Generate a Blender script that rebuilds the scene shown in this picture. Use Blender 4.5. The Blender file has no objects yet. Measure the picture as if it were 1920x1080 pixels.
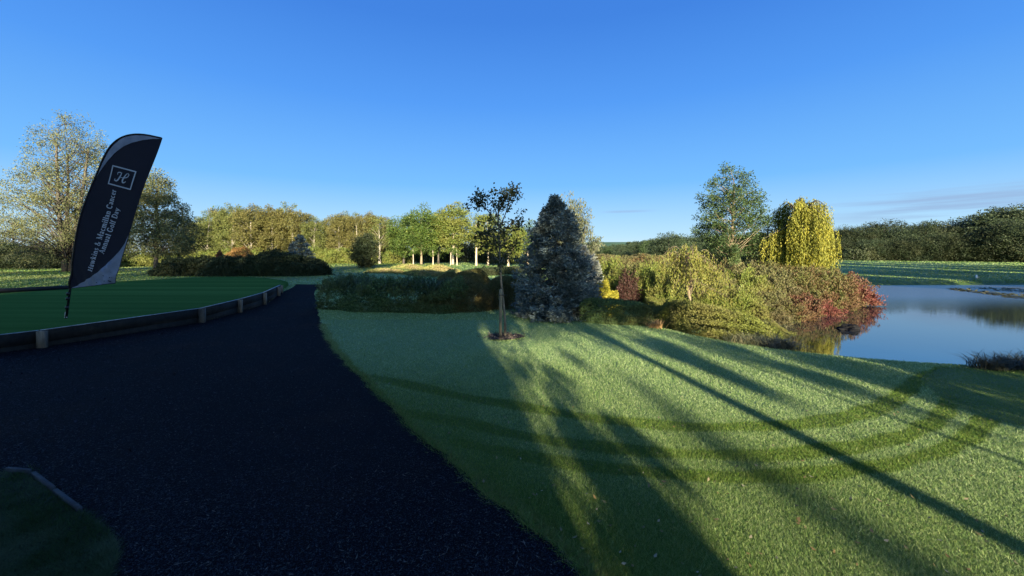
import bpy, math
import numpy as np
from mathutils import Vector
R = math.radians
sc = bpy.context.scene

# ------------------------------------------------------------------ camera
F = 760.0; HOR = 482.0; CH = 1.6            # focal length in photo pixels, horizon row, eye height
cam_d = bpy.data.cameras.new('camera'); cam = bpy.data.objects.new('camera', cam_d)
sc.collection.objects.link(cam); sc.camera = cam
cam.location = (0, 0, CH); cam.rotation_euler = (R(90), 0, 0)
cam_d.sensor_width = 36; cam_d.lens = F / 1920 * 36
cam_d.shift_y = -(540 - HOR) / 1920
cam_d.clip_start = 0.05; cam_d.clip_end = 4000

# ------------------------------------------------------------------ light
SUN_EL = 10.0; SUN_AZ = 170.5               # azimuth clockwise from +Y (behind the camera, a little right)
world = bpy.data.worlds.new('World'); sc.world = world; world.use_nodes = True
wt = world.node_tree; wt.nodes.clear()
def wn(t, **k):
    n = wt.nodes.new(t)
    for a, b in k.items(): setattr(n, a, b)
    return n
def wl(a, b): wt.links.new(a, b)
sky = wn('ShaderNodeTexSky', sky_type='NISHITA'); sky.sun_disc = False
sky.sun_elevation = R(SUN_EL); sky.sun_rotation = R(SUN_AZ)
sky.altitude = 50; sky.air_density = 1.0; sky.dust_density = 0.15; sky.ozone_density = 3.0
tc = wn('ShaderNodeTexCoord'); sep = wn('ShaderNodeSeparateXYZ'); wl(tc.outputs['Generated'], sep.inputs[0])
def wmath(op, a, b=None, c=None, clamp=False):
    n = wn('ShaderNodeMath', operation=op); n.use_clamp = clamp
    for i, v in enumerate((a, b, c)):
        if v is None: continue
        if isinstance(v, (int, float)): n.inputs[i].default_value = v
        else: wl(v, n.inputs[i])
    return n.outputs[0]
az = wmath('ARCTAN2', sep.outputs[0], sep.outputs[1]); el = sep.outputs[2]
def band(v, a, b, c, d):                     # 0 at a, 1 from b to c, 0 at d
    def mr(x0, x1):
        n = wn('ShaderNodeMapRange', interpolation_type='SMOOTHSTEP'); wl(v, n.inputs[0])
        n.inputs[1].default_value = x0; n.inputs[2].default_value = x1
        return n.outputs[0]
    return wmath('MULTIPLY', mr(a, b), wmath('SUBTRACT', 1.0, mr(c, d)))
cmb = wn('ShaderNodeCombineXYZ'); wl(wmath('MULTIPLY', az, 2.6), cmb.inputs[0]); wl(wmath('MULTIPLY', el, 55.0), cmb.inputs[1])
nz = wn('ShaderNodeTexNoise'); nz.inputs['Scale'].default_value = 1.0; nz.inputs['Detail'].default_value = 6; nz.inputs['Roughness'].default_value = .55
wl(cmb.outputs[0], nz.inputs['Vector'])
cl = wn('ShaderNodeMapRange', interpolation_type='SMOOTHSTEP'); wl(nz.outputs[0], cl.inputs[0])
cl.inputs[1].default_value = .42; cl.inputs[2].default_value = .62
m1 = wmath('MULTIPLY', band(el, .045, .065, .10, .125), band(az, .58, .80, 2.6, 3.0))
m2 = wmath('MULTIPLY', band(el, .1035, .1065, .1085, .112), band(az, .20, .26, .28, .36))
cf = wmath('ADD', wmath('MULTIPLY', wmath('MULTIPLY', m1, cl.outputs[0]), .75), wmath('MULTIPLY', m2, .45), clamp=True)
gr = wn('ShaderNodeValToRGB'); wl(el, gr.inputs[0]); e_ = gr.color_ramp.elements
for i_, (p_, c_) in enumerate([(0, (3.5, 4.35, 4.8)), (.05, (2.35, 3.75, 4.95)), (.171, (.86, 2.5, 5.0)), (.348, (.40, 1.62, 4.6)), (.52, (.21, 1.05, 3.75)), (1, (.12, .6, 2.7))]):
    if i_ > 1: e_.new(.5)
    e_[min(i_, len(e_) - 1)].position = p_; e_[min(i_, len(e_) - 1)].color = (*[q / 10 for q in c_], 1)
gm = wn('ShaderNodeMix', data_type='RGBA', blend_type='MULTIPLY'); gm.inputs[0].default_value = 1; wl(gr.outputs[0], gm.inputs[6]); gm.inputs[7].default_value = (4.4, 4.4, 4.4, 1)
sk2 = wn('ShaderNodeMix', data_type='RGBA'); fy = wn('ShaderNodeMapRange', interpolation_type='SMOOTHSTEP'); wl(sep.outputs[1], fy.inputs[0]); fy.inputs[1].default_value = -.5; fy.inputs[2].default_value = .1; fy.inputs[3].default_value = .1; fy.inputs[4].default_value = .96
wl(fy.outputs[0], sk2.inputs[0]); wl(sky.outputs[0], sk2.inputs[6]); wl(gm.outputs[2], sk2.inputs[7])
mix = wn('ShaderNodeMix', data_type='RGBA'); wl(cf, mix.inputs[0]); wl(sk2.outputs[2], mix.inputs[6])
CLOUD = mix.inputs[7]; CLOUD.default_value = (.72, 1.05, 1.62, 1)
bg = wn('ShaderNodeBackground'); wl(mix.outputs[2], bg.inputs[0]); bg.inputs[1].default_value = 0.115
wo = wn('ShaderNodeOutputWorld'); wl(bg.outputs[0], wo.inputs[0])
sd = bpy.data.lights.new('sun', 'SUN'); sd.energy = 5.0; sd.angle = R(.5); sd.color = (1, .87, .63)
sun = bpy.data.objects.new('sun', sd); sc.collection.objects.link(sun)
svec = Vector((math.sin(R(SUN_AZ)) * math.cos(R(SUN_EL)), math.cos(R(SUN_AZ)) * math.cos(R(SUN_EL)), math.sin(R(SUN_EL))))
sun.rotation_euler = svec.to_track_quat('Z', 'Y').to_euler(); sun.location = svec * 60
sc.view_settings.view_transform = 'Standard'; sc.view_settings.look = 'None'
sc.view_settings.exposure = 1.95; sc.view_settings.gamma = 1
TE = math.tan(R(SUN_EL))
SX, SY = -math.sin(R(SUN_AZ)), -math.cos(R(SUN_AZ))          # the way the light travels
RX, RY = SY, -SX
def ut(u, t): return (u * RX + t * SX, u * RY + t * SY)     # u right of the sun axis, t along the light

# ------------------------------------------------------------------ helpers
rng = np.random.default_rng(7)
def ss(x): x = np.clip(x, 0, 1); return x * x * (3 - 2 * x)
def inside(P, poly):
    x, y = P[:, 0], P[:, 1]; c = np.zeros(len(P), bool); n = len(poly)
    for i in range(n):
        x0, y0 = poly[i]; x1, y1 = poly[(i + 1) % n]
        if y0 == y1: continue
        c ^= ((y0 > y) != (y1 > y)) & (x < (x1 - x0) * (y - y0) / (y1 - y0) + x0)
    return c
def dist_poly(P, poly, closed=True):
    d = np.full(len(P), 1e9); n = len(poly)
    for i in range(n if closed else n - 1):
        a = np.array(poly[i], float); b = np.array(poly[(i + 1) % n], float); ab = b - a
        t = np.clip(((P - a) @ ab) / max(ab @ ab, 1e-9), 0, 1)
        d = np.minimum(d, np.hypot(*(P - a - t[:, None] * ab).T))
    return d
def smooth_poly(pts, it=2, closed=False):
    p = [np.array(q, float) for q in pts]
    for _ in range(it):
        q = []
        n = len(p)
        if not closed: q.append(p[0])
        for i in range(n if closed else n - 1):
            a, b = p[i], p[(i + 1) % n]; q += [a * .75 + b * .25, a * .25 + b * .75]
        if not closed: q.append(p[-1])
        p = q
    return [tuple(q) for q in p]
WZ = -1.1                                    # water level
LAKE = smooth_poly([(5.8, 9.9), (6.6, 9.1), (8, 8.7), (10.5, 8.2), (14, 7.4), (22, 5), (34, 1), (60, 2), (75, 20), (66, 40), (48, 39.5), (40, 39),
        (33, 39), (29, 37), (25, 30), (21, 24.3), (18.6, 22.2), (15.2, 20.4), (11.2, 17.6), (8.4, 14.6), (6.6, 12)], 2, True)
class Raster:                                # a function of the plan, sampled once and interpolated
    def __init__(s, fn, x0, x1, y0, y1, c, out):
        s.x0, s.y0, s.c, s.out = x0, y0, c, out; s.nx = int((x1 - x0) / c) + 2; s.ny = int((y1 - y0) / c) + 2
        A, B = np.meshgrid(x0 + np.arange(s.nx) * c, y0 + np.arange(s.ny) * c, indexing='ij')
        s.g = fn(np.stack([A.ravel(), B.ravel()], 1)).reshape(s.nx, s.ny)
    def __call__(s, P):
        u = (P[:, 0] - s.x0) / s.c; v = (P[:, 1] - s.y0) / s.c
        ok = (u >= 0) & (v >= 0) & (u < s.nx - 1.001) & (v < s.ny - 1.001)
        u = np.clip(u, 0, s.nx - 1.001); v = np.clip(v, 0, s.ny - 1.001); i = u.astype(int); j = v.astype(int); a = u - i; b = v - j
        r = s.g[i, j] * (1 - a) * (1 - b) + s.g[i + 1, j] * a * (1 - b) + s.g[i, j + 1] * (1 - a) * b + s.g[i + 1, j + 1] * a * b
        return np.where(ok, r, s.out)
def signed(poly): return lambda P: np.where(inside(P, poly), -1, 1) * dist_poly(P, poly)
LAKE_D = Raster(signed(LAKE), -5, 88, -8, 54, .16, 40.)
def in_lake(P): return LAKE_D(P) < 0
def height(P):
    P = np.asarray(P, float); x, y = P[:, 0], P[:, 1]
    base = .42 * ss((y - 14) / 7) * ss((-3 - x) / 7)
    base = base - .12 * ss((x - 1.5) / 6) * ss((14 - y) / 4)
    far = -.75 + .020 * (np.clip(y, 0, 150) - 40) + .06 * np.sin(x * .11 + 1) * ss((y - 55) / 20)
    wf = ss((y - 30) / 14) * ss((x - 12 - (y - 30) * .15) / 12)
    base = base * (1 - wf) + far * wf
    base = base + .55 * np.exp(-((x - 74) / 16) ** 2 - ((y - 104) / 13) ** 2)
    base = base + 34 * ss((y - 330) / 620) * ss((x + 60) / 240)
    w = 2.9 + 5.5 * ss((y - 9) / 4) * (1 - ss((y - 30) / 6))
    d = LAKE_D(P); ins = d < 0; d = np.abs(d); dd = np.where(ins, 0, d)
    up = 1 - (1 - np.clip(dd / w, 0, 1)) ** 2
    z = WZ + .03 + (base - WZ - .03) * up
    return np.where(ins, WZ - .03 - .6 * ss(d / 1.5), z)
def h1(x, y): return float(height(np.array([[x, y]]))[0])
def G(px, py, z=None):                       # photo pixel -> ground point
    Y = CH * F / max(py - HOR, 1)
    for _ in range(30):
        X = (px - 960) / F * Y; zz = h1(X, Y) if z is None else z
        Y = .5 * Y + .5 * (CH - zz) * F / max(py - HOR, 1)
    return ((px - 960) / F * Y, Y)
def X_(px, Y): return (px - 960) / F * Y
def Z_(py, Y): return CH - (py - HOR) / F * Y

def build(name, V, Fc, mat, parent=None, smooth=False, attrs=None):
    V = np.ascontiguousarray(V, np.float32); me = bpy.data.meshes.new(name)
    if isinstance(Fc, np.ndarray):
        n, k = Fc.shape; tot = np.full(n, k, np.int32); idx = Fc.ravel().astype(np.int32)
    else:
        tot = np.array([len(f) for f in Fc], np.int32); idx = np.concatenate([np.asarray(f) for f in Fc]).astype(np.int32); n = len(tot)
    me.vertices.add(len(V)); me.vertices.foreach_set('co', V.ravel())
    me.loops.add(len(idx)); me.loops.foreach_set('vertex_index', idx)
    me.polygons.add(n); st = np.concatenate([[0], np.cumsum(tot)[:-1]]).astype(np.int32)
    me.polygons.foreach_set('loop_start', st); me.polygons.foreach_set('loop_total', tot)
    if smooth: me.polygons.foreach_set('use_smooth', np.ones(n, bool))
    if attrs:
        for an, av in attrs.items():
            a = me.attributes.new(an, 'FLOAT', 'POINT'); a.data.foreach_set('value', np.asarray(av, np.float32))
    me.update(calc_edges=True); me.validate()
    if mat: me.materials.append(mat)
    o = bpy.data.objects.new(name, me); sc.collection.objects.link(o)
    if parent is not None: o.parent = parent
    return o
def tag(o, label, cat, group=None, kind=None):
    if kind: o['kind'] = kind
    if label: o['label'] = label
    if cat and kind != 'structure': o['category'] = cat
    if group: o['group'] = group
    return o
def thing(name, loc, label, cat, group=None, rz=0):
    o = bpy.data.objects.new(name, None); sc.collection.objects.link(o); o.location = loc; o.rotation_euler.z = rz
    o.empty_display_size = .3
    return tag(o, label, cat, group)
def dup(root, loc, rz=0, s=1.0, sz=None, label=None, group=None):
    r = root.copy(); sc.collection.objects.link(r); r.location = loc; r.rotation_euler = (0, 0, rz); r.scale = (s, s, sz or s)
    if label: r['label'] = label
    if group: r['group'] = group
    for ch in list(root.children):
        c = ch.copy(); sc.collection.objects.link(c); c.parent = r
    return r
class Acc:
    def __init__(s): s.V = []; s.F = []; s.n = 0
    def add(s, V, Fc):
        V = np.asarray(V, float); s.V.append(V); s.F += [tuple(int(i) + s.n for i in f) for f in Fc]; s.n += len(V)
    def box(s, c, half, ax=None, taper=1.0):
        c = np.array(c, float); A = np.eye(3) if ax is None else np.array(ax, float)
        V = []
        for k, (i, j, l) in enumerate([(a, b, d) for d in (-1, 1) for b in (-1, 1) for a in (-1, 1)]):
            tp = taper if l > 0 else 1
            V.append(c + A[0] * half[0] * i * tp + A[1] * half[1] * j * tp + A[2] * half[2] * l)
        s.add(V, [(0, 2, 3, 1), (4, 5, 7, 6), (0, 1, 5, 4), (2, 6, 7, 3), (0, 4, 6, 2), (1, 3, 7, 5)])
    def tube(s, P, r, n=6, cap=True):
        P = np.asarray(P, float); r = np.broadcast_to(np.asarray(r, float), (len(P),))
        T = np.gradient(P, axis=0); T /= np.maximum(np.linalg.norm(T, axis=1, keepdims=True), 1e-9)
        ref = np.array([.31, .95, .05]) if abs(T[0][2]) > .7 else np.array([0, 0, 1.])
        V = []; a = np.linspace(0, 2 * np.pi, n, endpoint=False)
        for p, t, q in zip(P, T, r):
            u = np.cross(t, ref); u /= max(np.linalg.norm(u), 1e-6); v = np.cross(t, u)
            V.append(p + q * (np.cos(a)[:, None] * u + np.sin(a)[:, None] * v))
        V = np.concatenate(V); Fc = []
        for i in range(len(P) - 1):
            for j in range(n):
                k = (j + 1) % n; Fc.append((i * n + j, i * n + k, (i + 1) * n + k, (i + 1) * n + j))
        if cap: Fc.append(tuple(range(n))[::-1]); Fc.append(tuple((len(P) - 1) * n + j for j in range(n)))
        s.add(V, Fc)
    def build(s, name, mat, parent=None, smooth=False):
        return build(name, np.concatenate(s.V), s.F, mat, parent, smooth)
def unit(n, r=rng):
    v = r.normal(size=(n, 3)); return v / np.linalg.norm(v, axis=1, keepdims=True)
def nrm(v): return v / np.maximum(np.linalg.norm(v, axis=-1, keepdims=True), 1e-9)
def leafmesh(P, L, W=None, axis=None, face=None, fold=.25, r=rng):
    """rhombic leaves growing from P along axis (random if None)"""
    n = len(P); L = np.broadcast_to(np.asarray(L, float), (n,))
    W = L * .45 if W is None else np.broadcast_to(np.asarray(W, float), (n,))
    a = unit(n, r) if axis is None else nrm(axis)
    b = unit(n, r) if face is None else nrm(np.cross(a, face) + .35 * unit(n, r))
    b = nrm(b - (b * a).sum(1, keepdims=True) * a); c = np.cross(a, b)
    mid = P + a * (L * .5)[:, None]
    V = np.empty((n, 4, 3)); V[:, 0] = P; V[:, 2] = P + a * L[:, None]
    V[:, 1] = mid + b * (W * .5)[:, None] + c * (W * fold)[:, None]; V[:, 3] = mid - b * (W * .5)[:, None] + c * (W * fold)[:, None]
    return V.reshape(-1, 3), np.arange(n * 4).reshape(n, 4)
def join(parts):
    V = []; Fs = []; o = 0
    for v, f in parts: V.append(v); Fs.append(f + o); o += len(v)
    return np.concatenate(V), np.concatenate(Fs)
def lump(D, seed, k=5, amp=.25):              # smooth bumps over directions
    g = np.random.default_rng(seed); s = np.zeros(len(D))
    for i in range(10):
        w = g.normal(size=3) * k * (1 + i * .25); s += np.sin(D @ w + g.uniform(0, 6.3)) / (1 + i * .25)
    return 1 + amp * s / 3

# ------------------------------------------------------------------ materials
def mat_base(name):
    m = bpy.data.materials.new(name); m.use_nodes = True; t = m.node_tree; b = t.nodes['Principled BSDF']; return m, t, b
def noise(t, scale, detail=4, vec=None, rough=.6):
    n = t.nodes.new('ShaderNodeTexNoise'); n.inputs['Scale'].default_value = scale; n.inputs['Detail'].default_value = detail
    n.inputs['Roughness'].default_value = rough
    if vec is not None: t.links.new(vec, n.inputs['Vector'])
    return n.outputs[0]
def ramp(t, fac, cols, pos=None, interp='LINEAR'):
    n = t.nodes.new('ShaderNodeValToRGB'); e = n.color_ramp.elements; k = len(cols); n.color_ramp.interpolation = interp
    pos = pos or [i / max(k - 1, 1) for i in range(k)]
    while len(e) < k: e.new(.5)
    for i in range(k): e[i].position = pos[i]; e[i].color = (*cols[i], 1)
    t.links.new(fac, n.inputs[0]); return n.outputs[0]
def mixc(t, f, a, b, mode='MIX'):
    n = t.nodes.new('ShaderNodeMix'); n.data_type = 'RGBA'; n.blend_type = mode
    for s, v in ((n.inputs[0], f), (n.inputs[6], a), (n.inputs[7], b)):
        if isinstance(v, (int, float)): s.default_value = v
        elif isinstance(v, tuple): s.default_value = (*v, 1)
        else: t.links.new(v, s)
    return n.outputs[2]
def bump(t, b, hgt, strength=.5, dist=.02):
    n = t.nodes.new('ShaderNodeBump'); n.inputs['Strength'].default_value = strength; n.inputs['Distance'].default_value = dist
    t.links.new(hgt, n.inputs['Height']); t.links.new(n.outputs[0], b.inputs['Normal'])
def objco(t): n = t.nodes.new('ShaderNodeTexCoord'); return n.outputs['Object']
def leaf_mat(name, cols, patch=None, pscale=.6, transl=.25, rough=.6):
    m, t, b = mat_base(name)
    g = t.nodes.new('ShaderNodeNewGeometry'); c = ramp(t, g.outputs['Random Per Island'], cols)
    if patch: c = mixc(t, ramp(t, noise(t, pscale, 3, objco(t)), [(0, 0, 0), (1, 1, 1)], [.42, .62]), c, mixc(t, .75, c, patch))
    t.links.new(c, b.inputs['Base Color']); b.inputs['Roughness'].default_value = rough
    b.inputs['Specular IOR Level'].default_value = .25
    tr = t.nodes.new('ShaderNodeBsdfTranslucent'); t.links.new(c, tr.inputs[0])
    mx = t.nodes.new('ShaderNodeMixShader'); mx.inputs[0].default_value = transl
    t.links.new(b.outputs[0], mx.inputs[1]); t.links.new(tr.outputs[0], mx.inputs[2])
    t.links.new(mx.outputs[0], t.nodes['Material Output'].inputs[0]); return m
def plain(name, cols, scale=8, rough=.8, bmp=.3, bd=.01, stretch=None):
    m, t, b = mat_base(name); v = objco(t)
    if stretch:
        mp = t.nodes.new('ShaderNodeMapping'); mp.inputs['Scale'].default_value = stretch; t.links.new(v, mp.inputs[0]); v = mp.outputs[0]
    n = noise(t, scale, 6, v); c = ramp(t, n, cols, [.3 + .4 * i / max(len(cols) - 1, 1) for i in range(len(cols))])
    t.links.new(c, b.inputs['Base Color']); b.inputs['Roughness'].default_value = rough
    b.inputs['Specular IOR Level'].default_value = .3
    if bmp: bump(t, b, n, bmp, bd)
    return m
M = {}
M['birch_leaf'] = leaf_mat('birch_foliage', [(.08, .095, .022), (.13, .145, .04), (.095, .12, .03), (.19, .19, .06)], (.07, .085, .022), .35)
M['birch_leaf2'] = leaf_mat('rusty_birch_foliage', [(.09, .09, .024), (.14, .125, .035), (.1, .11, .03), (.19, .17, .06)], (.08, .07, .02), .35)
M['old_birch'] = leaf_mat('tall_birch_foliage', [(.065, .08, .028), (.11, .12, .045), (.16, .16, .07), (.08, .1, .035)], None, transl=.2)
M['green_leaf'] = leaf_mat('green_foliage', [(.045, .085, .016), (.08, .13, .02), (.06, .1, .02), (.14, .16, .03)], (.035, .065, .015), .5)
M['lime_leaf'] = leaf_mat('lime_foliage', [(.07, .11, .02), (.11, .15, .03), (.15, .17, .035), (.06, .095, .018)], (.15, .15, .035), .5)
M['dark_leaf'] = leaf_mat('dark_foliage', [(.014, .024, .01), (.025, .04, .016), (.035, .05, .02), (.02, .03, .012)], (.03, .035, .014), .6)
M['wood_leaf_shaded'] = leaf_mat('far_wood_shaded_foliage', [(.02, .032, .016), (.032, .05, .022), (.05, .068, .028), (.028, .04, .018)], (.055, .06, .025), .12)  # shade on the far wood is put into this dark leaf colour
M['hill_leaf'] = leaf_mat('hill_foliage', [(.03, .05, .025), (.045, .065, .03), (.05, .07, .035)], None)
M['ash_leaf'] = leaf_mat('ash_foliage', [(.025, .048, .016), (.042, .075, .024), (.065, .1, .03), (.038, .062, .02)], None)
M['willow_leaf'] = leaf_mat('willow_foliage', [(.2, .18, .02), (.3, .27, .035), (.26, .26, .04), (.15, .17, .03)], (.13, .14, .02), .7, transl=.3)
M['spruce'] = leaf_mat('blue_spruce_needles', [(.085, .12, .115), (.15, .195, .19), (.27, .33, .31), (.05, .07, .065)], (.05, .07, .065), 1.6, transl=.05)
M['spruce_pale'] = leaf_mat('pale_spruce_needles', [(.2, .22, .2), (.32, .34, .3), (.4, .4, .34), (.12, .15, .12)], None, transl=.05)
M['silver'] = leaf_mat('silver_foliage', [(.065, .08, .035), (.11, .125, .065), (.16, .165, .10), (.05, .065, .03)], None)
M['hedge'] = leaf_mat('hedge_foliage', [(.03, .06, .02), (.085, .15, .045), (.14, .21, .075), (.035, .065, .022)], (.1, .11, .035), 1.2)
M['hedge_lit'] = leaf_mat('sunlit_box_foliage', [(.08, .1, .02), (.13, .15, .03), (.2, .22, .04), (.05, .07, .018)], (.17, .15, .05), 1.1)  # long box hedge: sunlight put into a brighter leaf colour
M['strap'] = leaf_mat('strap_leaves', [(.045, .075, .03), (.07, .1, .045), (.1, .12, .06), (.03, .05, .02)], None)
M['dome'] = leaf_mat('clipped_foliage', [(.075, .08, .025), (.12, .12, .035), (.16, .14, .05), (.05, .06, .018)], (.13, .1, .035), 1.0)
M['heath'] = leaf_mat('heath_foliage', [(.2, .21, .05), (.28, .28, .08), (.15, .19, .04), (.3, .26, .12)], (.26, .2, .1), .8)
M['gold'] = leaf_mat('golden_foliage', [(.26, .23, .025), (.38, .33, .04), (.2, .22, .03)], None)
M['purple'] = leaf_mat('purple_foliage', [(.05, .022, .02), (.07, .028, .026), (.035, .03, .016), (.1, .05, .04)], None)
M['dogwood'] = leaf_mat('dogwood_foliage', [(.08, .1, .022), (.12, .13, .035), (.12, .075, .035), (.07, .09, .022), (.16, .15, .05)], (.13, .06, .035), .9)
M['dogwood_red'] = leaf_mat('red_dogwood_foliage', [(.11, .04, .03), (.14, .065, .04), (.09, .075, .028), (.15, .1, .045)], (.15, .035, .035), 1.0)
M['shrub_lime'] = leaf_mat('bright_shrub_foliage', [(.11, .15, .02), (.16, .2, .035), (.09, .12, .025), (.2, .19, .05)], (.14, .12, .04), .9)
M['shrub_olive'] = leaf_mat('olive_shrub_foliage', [(.1, .11, .03), (.14, .13, .05), (.08, .1, .03), (.2, .16, .08)], (.09, .07, .035), .8)
M['rust'] = leaf_mat('rust_foliage', [(.19, .10, .03), (.24, .13, .045), (.15, .1, .03)], None)
M['weeping'] = leaf_mat('weeping_birch_foliage', [(.13, .14, .025), (.19, .19, .035), (.12, .14, .028), (.22, .18, .05)], None)
M['sapling'] = leaf_mat('sapling_foliage', [(.03, .045, .015), (.045, .06, .02), (.08, .07, .025), (.025, .035, .012)], None)
M['reed'] = leaf_mat('reed_blades', [(.13, .15, .07), (.2, .2, .11), (.25, .22, .12), (.09, .12, .05)], None)
M['reed_dark'] = leaf_mat('dark_reed_blades', [(.03, .04, .03), (.05, .06, .045), (.07, .07, .05)], None)
M['straw'] = leaf_mat('straw_stems', [(.32, .2, .08), (.42, .27, .12), (.25, .15, .07)], None)
M['bark'] = plain('brown_bark', [(.04, .034, .028), (.10, .085, .07)], 14, stretch=(1, 1, .3))
M['bark_pale'] = plain('pale_bark', [(.32, .26, .18), (.5, .43, .32)], 3, stretch=(1, 1, .5))
M['bark_birch'] = plain('birch_bark', [(.18, .16, .13), (.4, .36, .29)], 3, stretch=(1, 1, 1.5))
M['bark_sap'] = plain('sapling_bark', [(.07, .06, .045), (.17, .15, .11)], 18, stretch=(1, 1, .3))
M['stake'] = plain('stake_wood', [(.14, .12, .08), (.26, .22, .15)], 12, stretch=(1, 1, .15))
M['post'] = plain('post_end_grain', [(.05, .04, .03), (.22, .17, .12)], 14, stretch=(1, 1, .2))
M['rubber'] = plain('black_rubber', [(.008, .008, .009), (.014, .014, .016)], 10, .5, 0)
M['soil'] = plain('soil', [(.012, .010, .008), (.04, .03, .022)], 9, .95, .8, .03)
M['rock'] = plain('wet_rock', [(.004, .004, .005), (.014, .014, .015)], 5, .8, .6, .04)
M['rock'].node_tree.nodes['Principled BSDF'].inputs['Specular IOR Level'].default_value = .05
M['pad'] = leaf_mat('lily_pad', [(.03, .04, .016), (.06, .07, .025), (.14, .13, .07), (.03, .04, .013)], None, rough=.8)
M['brick'] = plain('clubhouse_brick', [(.2, .09, .06), (.3, .15, .1)], 4)
M['tile'] = plain('roof_tile', [(.08, .05, .04), (.14, .08, .06)], 5)
M['white'] = plain('white_paint', [(.7, .7, .68), (.8, .8, .78)], 4, .5, 0)

def grass_mat(name, flat):
    m, t, b = mat_base(name)
    at = t.nodes.new('ShaderNodeAttribute'); at.attribute_name = 'dew'; d = at.outputs['Fac']
    a2 = t.nodes.new('ShaderNodeAttribute'); a2.attribute_name = 'warm'; w = a2.outputs['Fac']
    if flat:
        n = noise(t, 55, 5, objco(t), .7); g = ramp(t, n, [(.022, .045, .008), (.075, .125, .018)], [.35, .7])
        dw = ramp(t, n, [(.09, .165, .06), (.19, .29, .125)], [.35, .7])
    else:
        ge = t.nodes.new('ShaderNodeNewGeometry'); rp = ge.outputs['Random Per Island']
        g = ramp(t, rp, [(.045, .105, .012), (.08, .155, .016), (.13, .2, .024), (.19, .22, .05)])
        dw = ramp(t, rp, [(.10, .185, .052), (.17, .27, .088), (.28, .375, .15), (.5, .57, .3)])
    c = mixc(t, d, g, dw); c = mixc(t, w, c, (.16, .12, .05))
    t.links.new(c, b.inputs['Base Color']); b.inputs['Roughness'].default_value = .6; b.inputs['Specular IOR Level'].default_value = .2
    if flat: bump(t, b, n, .9, .03)
    else:
        tr = t.nodes.new('ShaderNodeBsdfTranslucent'); t.links.new(c, tr.inputs[0])
        mx = t.nodes.new('ShaderNodeMixShader'); mx.inputs[0].default_value = .2
        t.links.new(b.outputs[0], mx.inputs[1]); t.links.new(tr.outputs[0], mx.inputs[2])
        t.links.new(mx.outputs[0], t.nodes['Material Output'].inputs[0])
    return m
M['ground'] = grass_mat('lawn_turf', True); M['blade'] = grass_mat('grass_blades', False)

# ------------------------------------------------------------------ plan outlines
FENCE = [(-13.5, .5), (-11, 3.2), (-9.3, 5.4), (-8.33, 7.15), (-7.61, 9.89), (-7.9, 11.7), (-8.35, 13.6), (-9.5, 16.6)]
def gz(x, y): return .17 + .0155 * y         # putting green surface
PATH_R = [G(*p) for p in [(590, 548), (597, 570), (598, 588), (606, 610), (622, 645), (650, 678), (690, 715), (740, 765), (775, 802), (822, 845), (866, 880), (905, 918), (950, 950), (1000, 988), (1050, 1035), (1110, 1085)]]
PATH_R += [(.55, 1.6), (.8, 1), (.9, 0), (.9, -4)]
PATH_R = smooth_poly(PATH_R, 1)
pe = [G(555, 533), G(600, 533), G(625, 538)]
PATH = [G(600, 533)] + PATH_R + [(-14, -4), (-14, .4)] + [(x + .02, y) for x, y in FENCE] + [G(549, 537)]
PATCH = [(-7, 3.3), G(-60, 888), G(0, 890), G(60, 895), G(150, 965), G(215, 1002), G(222, 1080), (-1.75, 1.4), (-1.7, 0), (-7, 0)]
PATCH = smooth_poly(PATCH, 1, True)
TRACKS = [([(690, 706), (770, 722), (850, 741), (1000, 768), (1150, 790), (1300, 803), (1450, 801), (1560, 790), (1650, 768), (1700, 735), (1728, 706), (1780, 690)], .11),
          ([(760, 775), (880, 795), (1000, 822), (1130, 842), (1300, 855), (1450, 855), (1600, 842), (1700, 820), (1760, 788), (1785, 745)], .095),
          ([(860, 830), (960, 850), (1080, 872), (1200, 887), (1350, 896), (1500, 894), (1640, 880), (1740, 858), (1810, 828), (1850, 785)], .085)]
TR = [(smooth_poly([G(*p) for p in a], 2), w) for a, w in TRACKS]
TEE = smooth_poly([G(*p) for p in [(1722, 706), (1760, 692), (1830, 686), (1930, 683), (2100, 700), (2100, 850), (1990, 812), (1925, 803), (1839, 782), (1774, 753), (1735, 722)]], 2, True)
TR_D = [(Raster(lambda P, a=a: dist_poly(P, a, False), -6, 16, .5, 14, .05, 9.), w) for a, w in TR]
TEE_D = Raster(signed(TEE), 0, 20, 0, 14, .05, 9.)
EDGE_D = Raster(lambda P: dist_poly(P, PATH_R, False), -14, 8, -2, 14, .04, 9.)
def wob(P, s, seed, k=4):
    g = np.random.default_rng(seed); o = np.zeros(len(P))
    for i in range(k):
        a = g.uniform(0, 6.3); f = s * 1.8 ** i; o += np.sin((P[:, 0] * math.cos(a) + P[:, 1] * math.sin(a)) * f + g.uniform(0, 6.3)) / 1.5 ** i
    return o / 2
def dewfun(P):
    y = P[:, 1]; x = P[:, 0]
    d = .50 + .42 * ss((np.hypot(x, y) - 2.2) / 5.5) + .10 * wob(P, 1.3, 3) + .06 * wob(P, 9, 4)
    for tr, w in TR_D:
        dd = tr(P) + .03 * wob(P, 5, 9)
        d = d * (1 - .92 * (1 - ss((dd - w * .75) / (w * .5))))
    d = d * (1 - .85 * ss((.04 - TEE_D(P)) / .06))
    edge = EDGE_D(P)
    d = d * (1 - .75 * ss((1.0 - edge + .25 * wob(P, 2, 5)) / 1.0) * ss((7 - y) / 4))
    far = ss((y - 20) / 15)
    d = d * (1 - far) + far * (.42 + .25 * wob(P, .25, 8))
    d = d * (1 - .6 * ss((-9 - x) / 6))
    d = d * (.1 + .9 * ss((LAKE_D(P) - .3) / 1.6))
    return np.clip(d, 0, 1)

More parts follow.
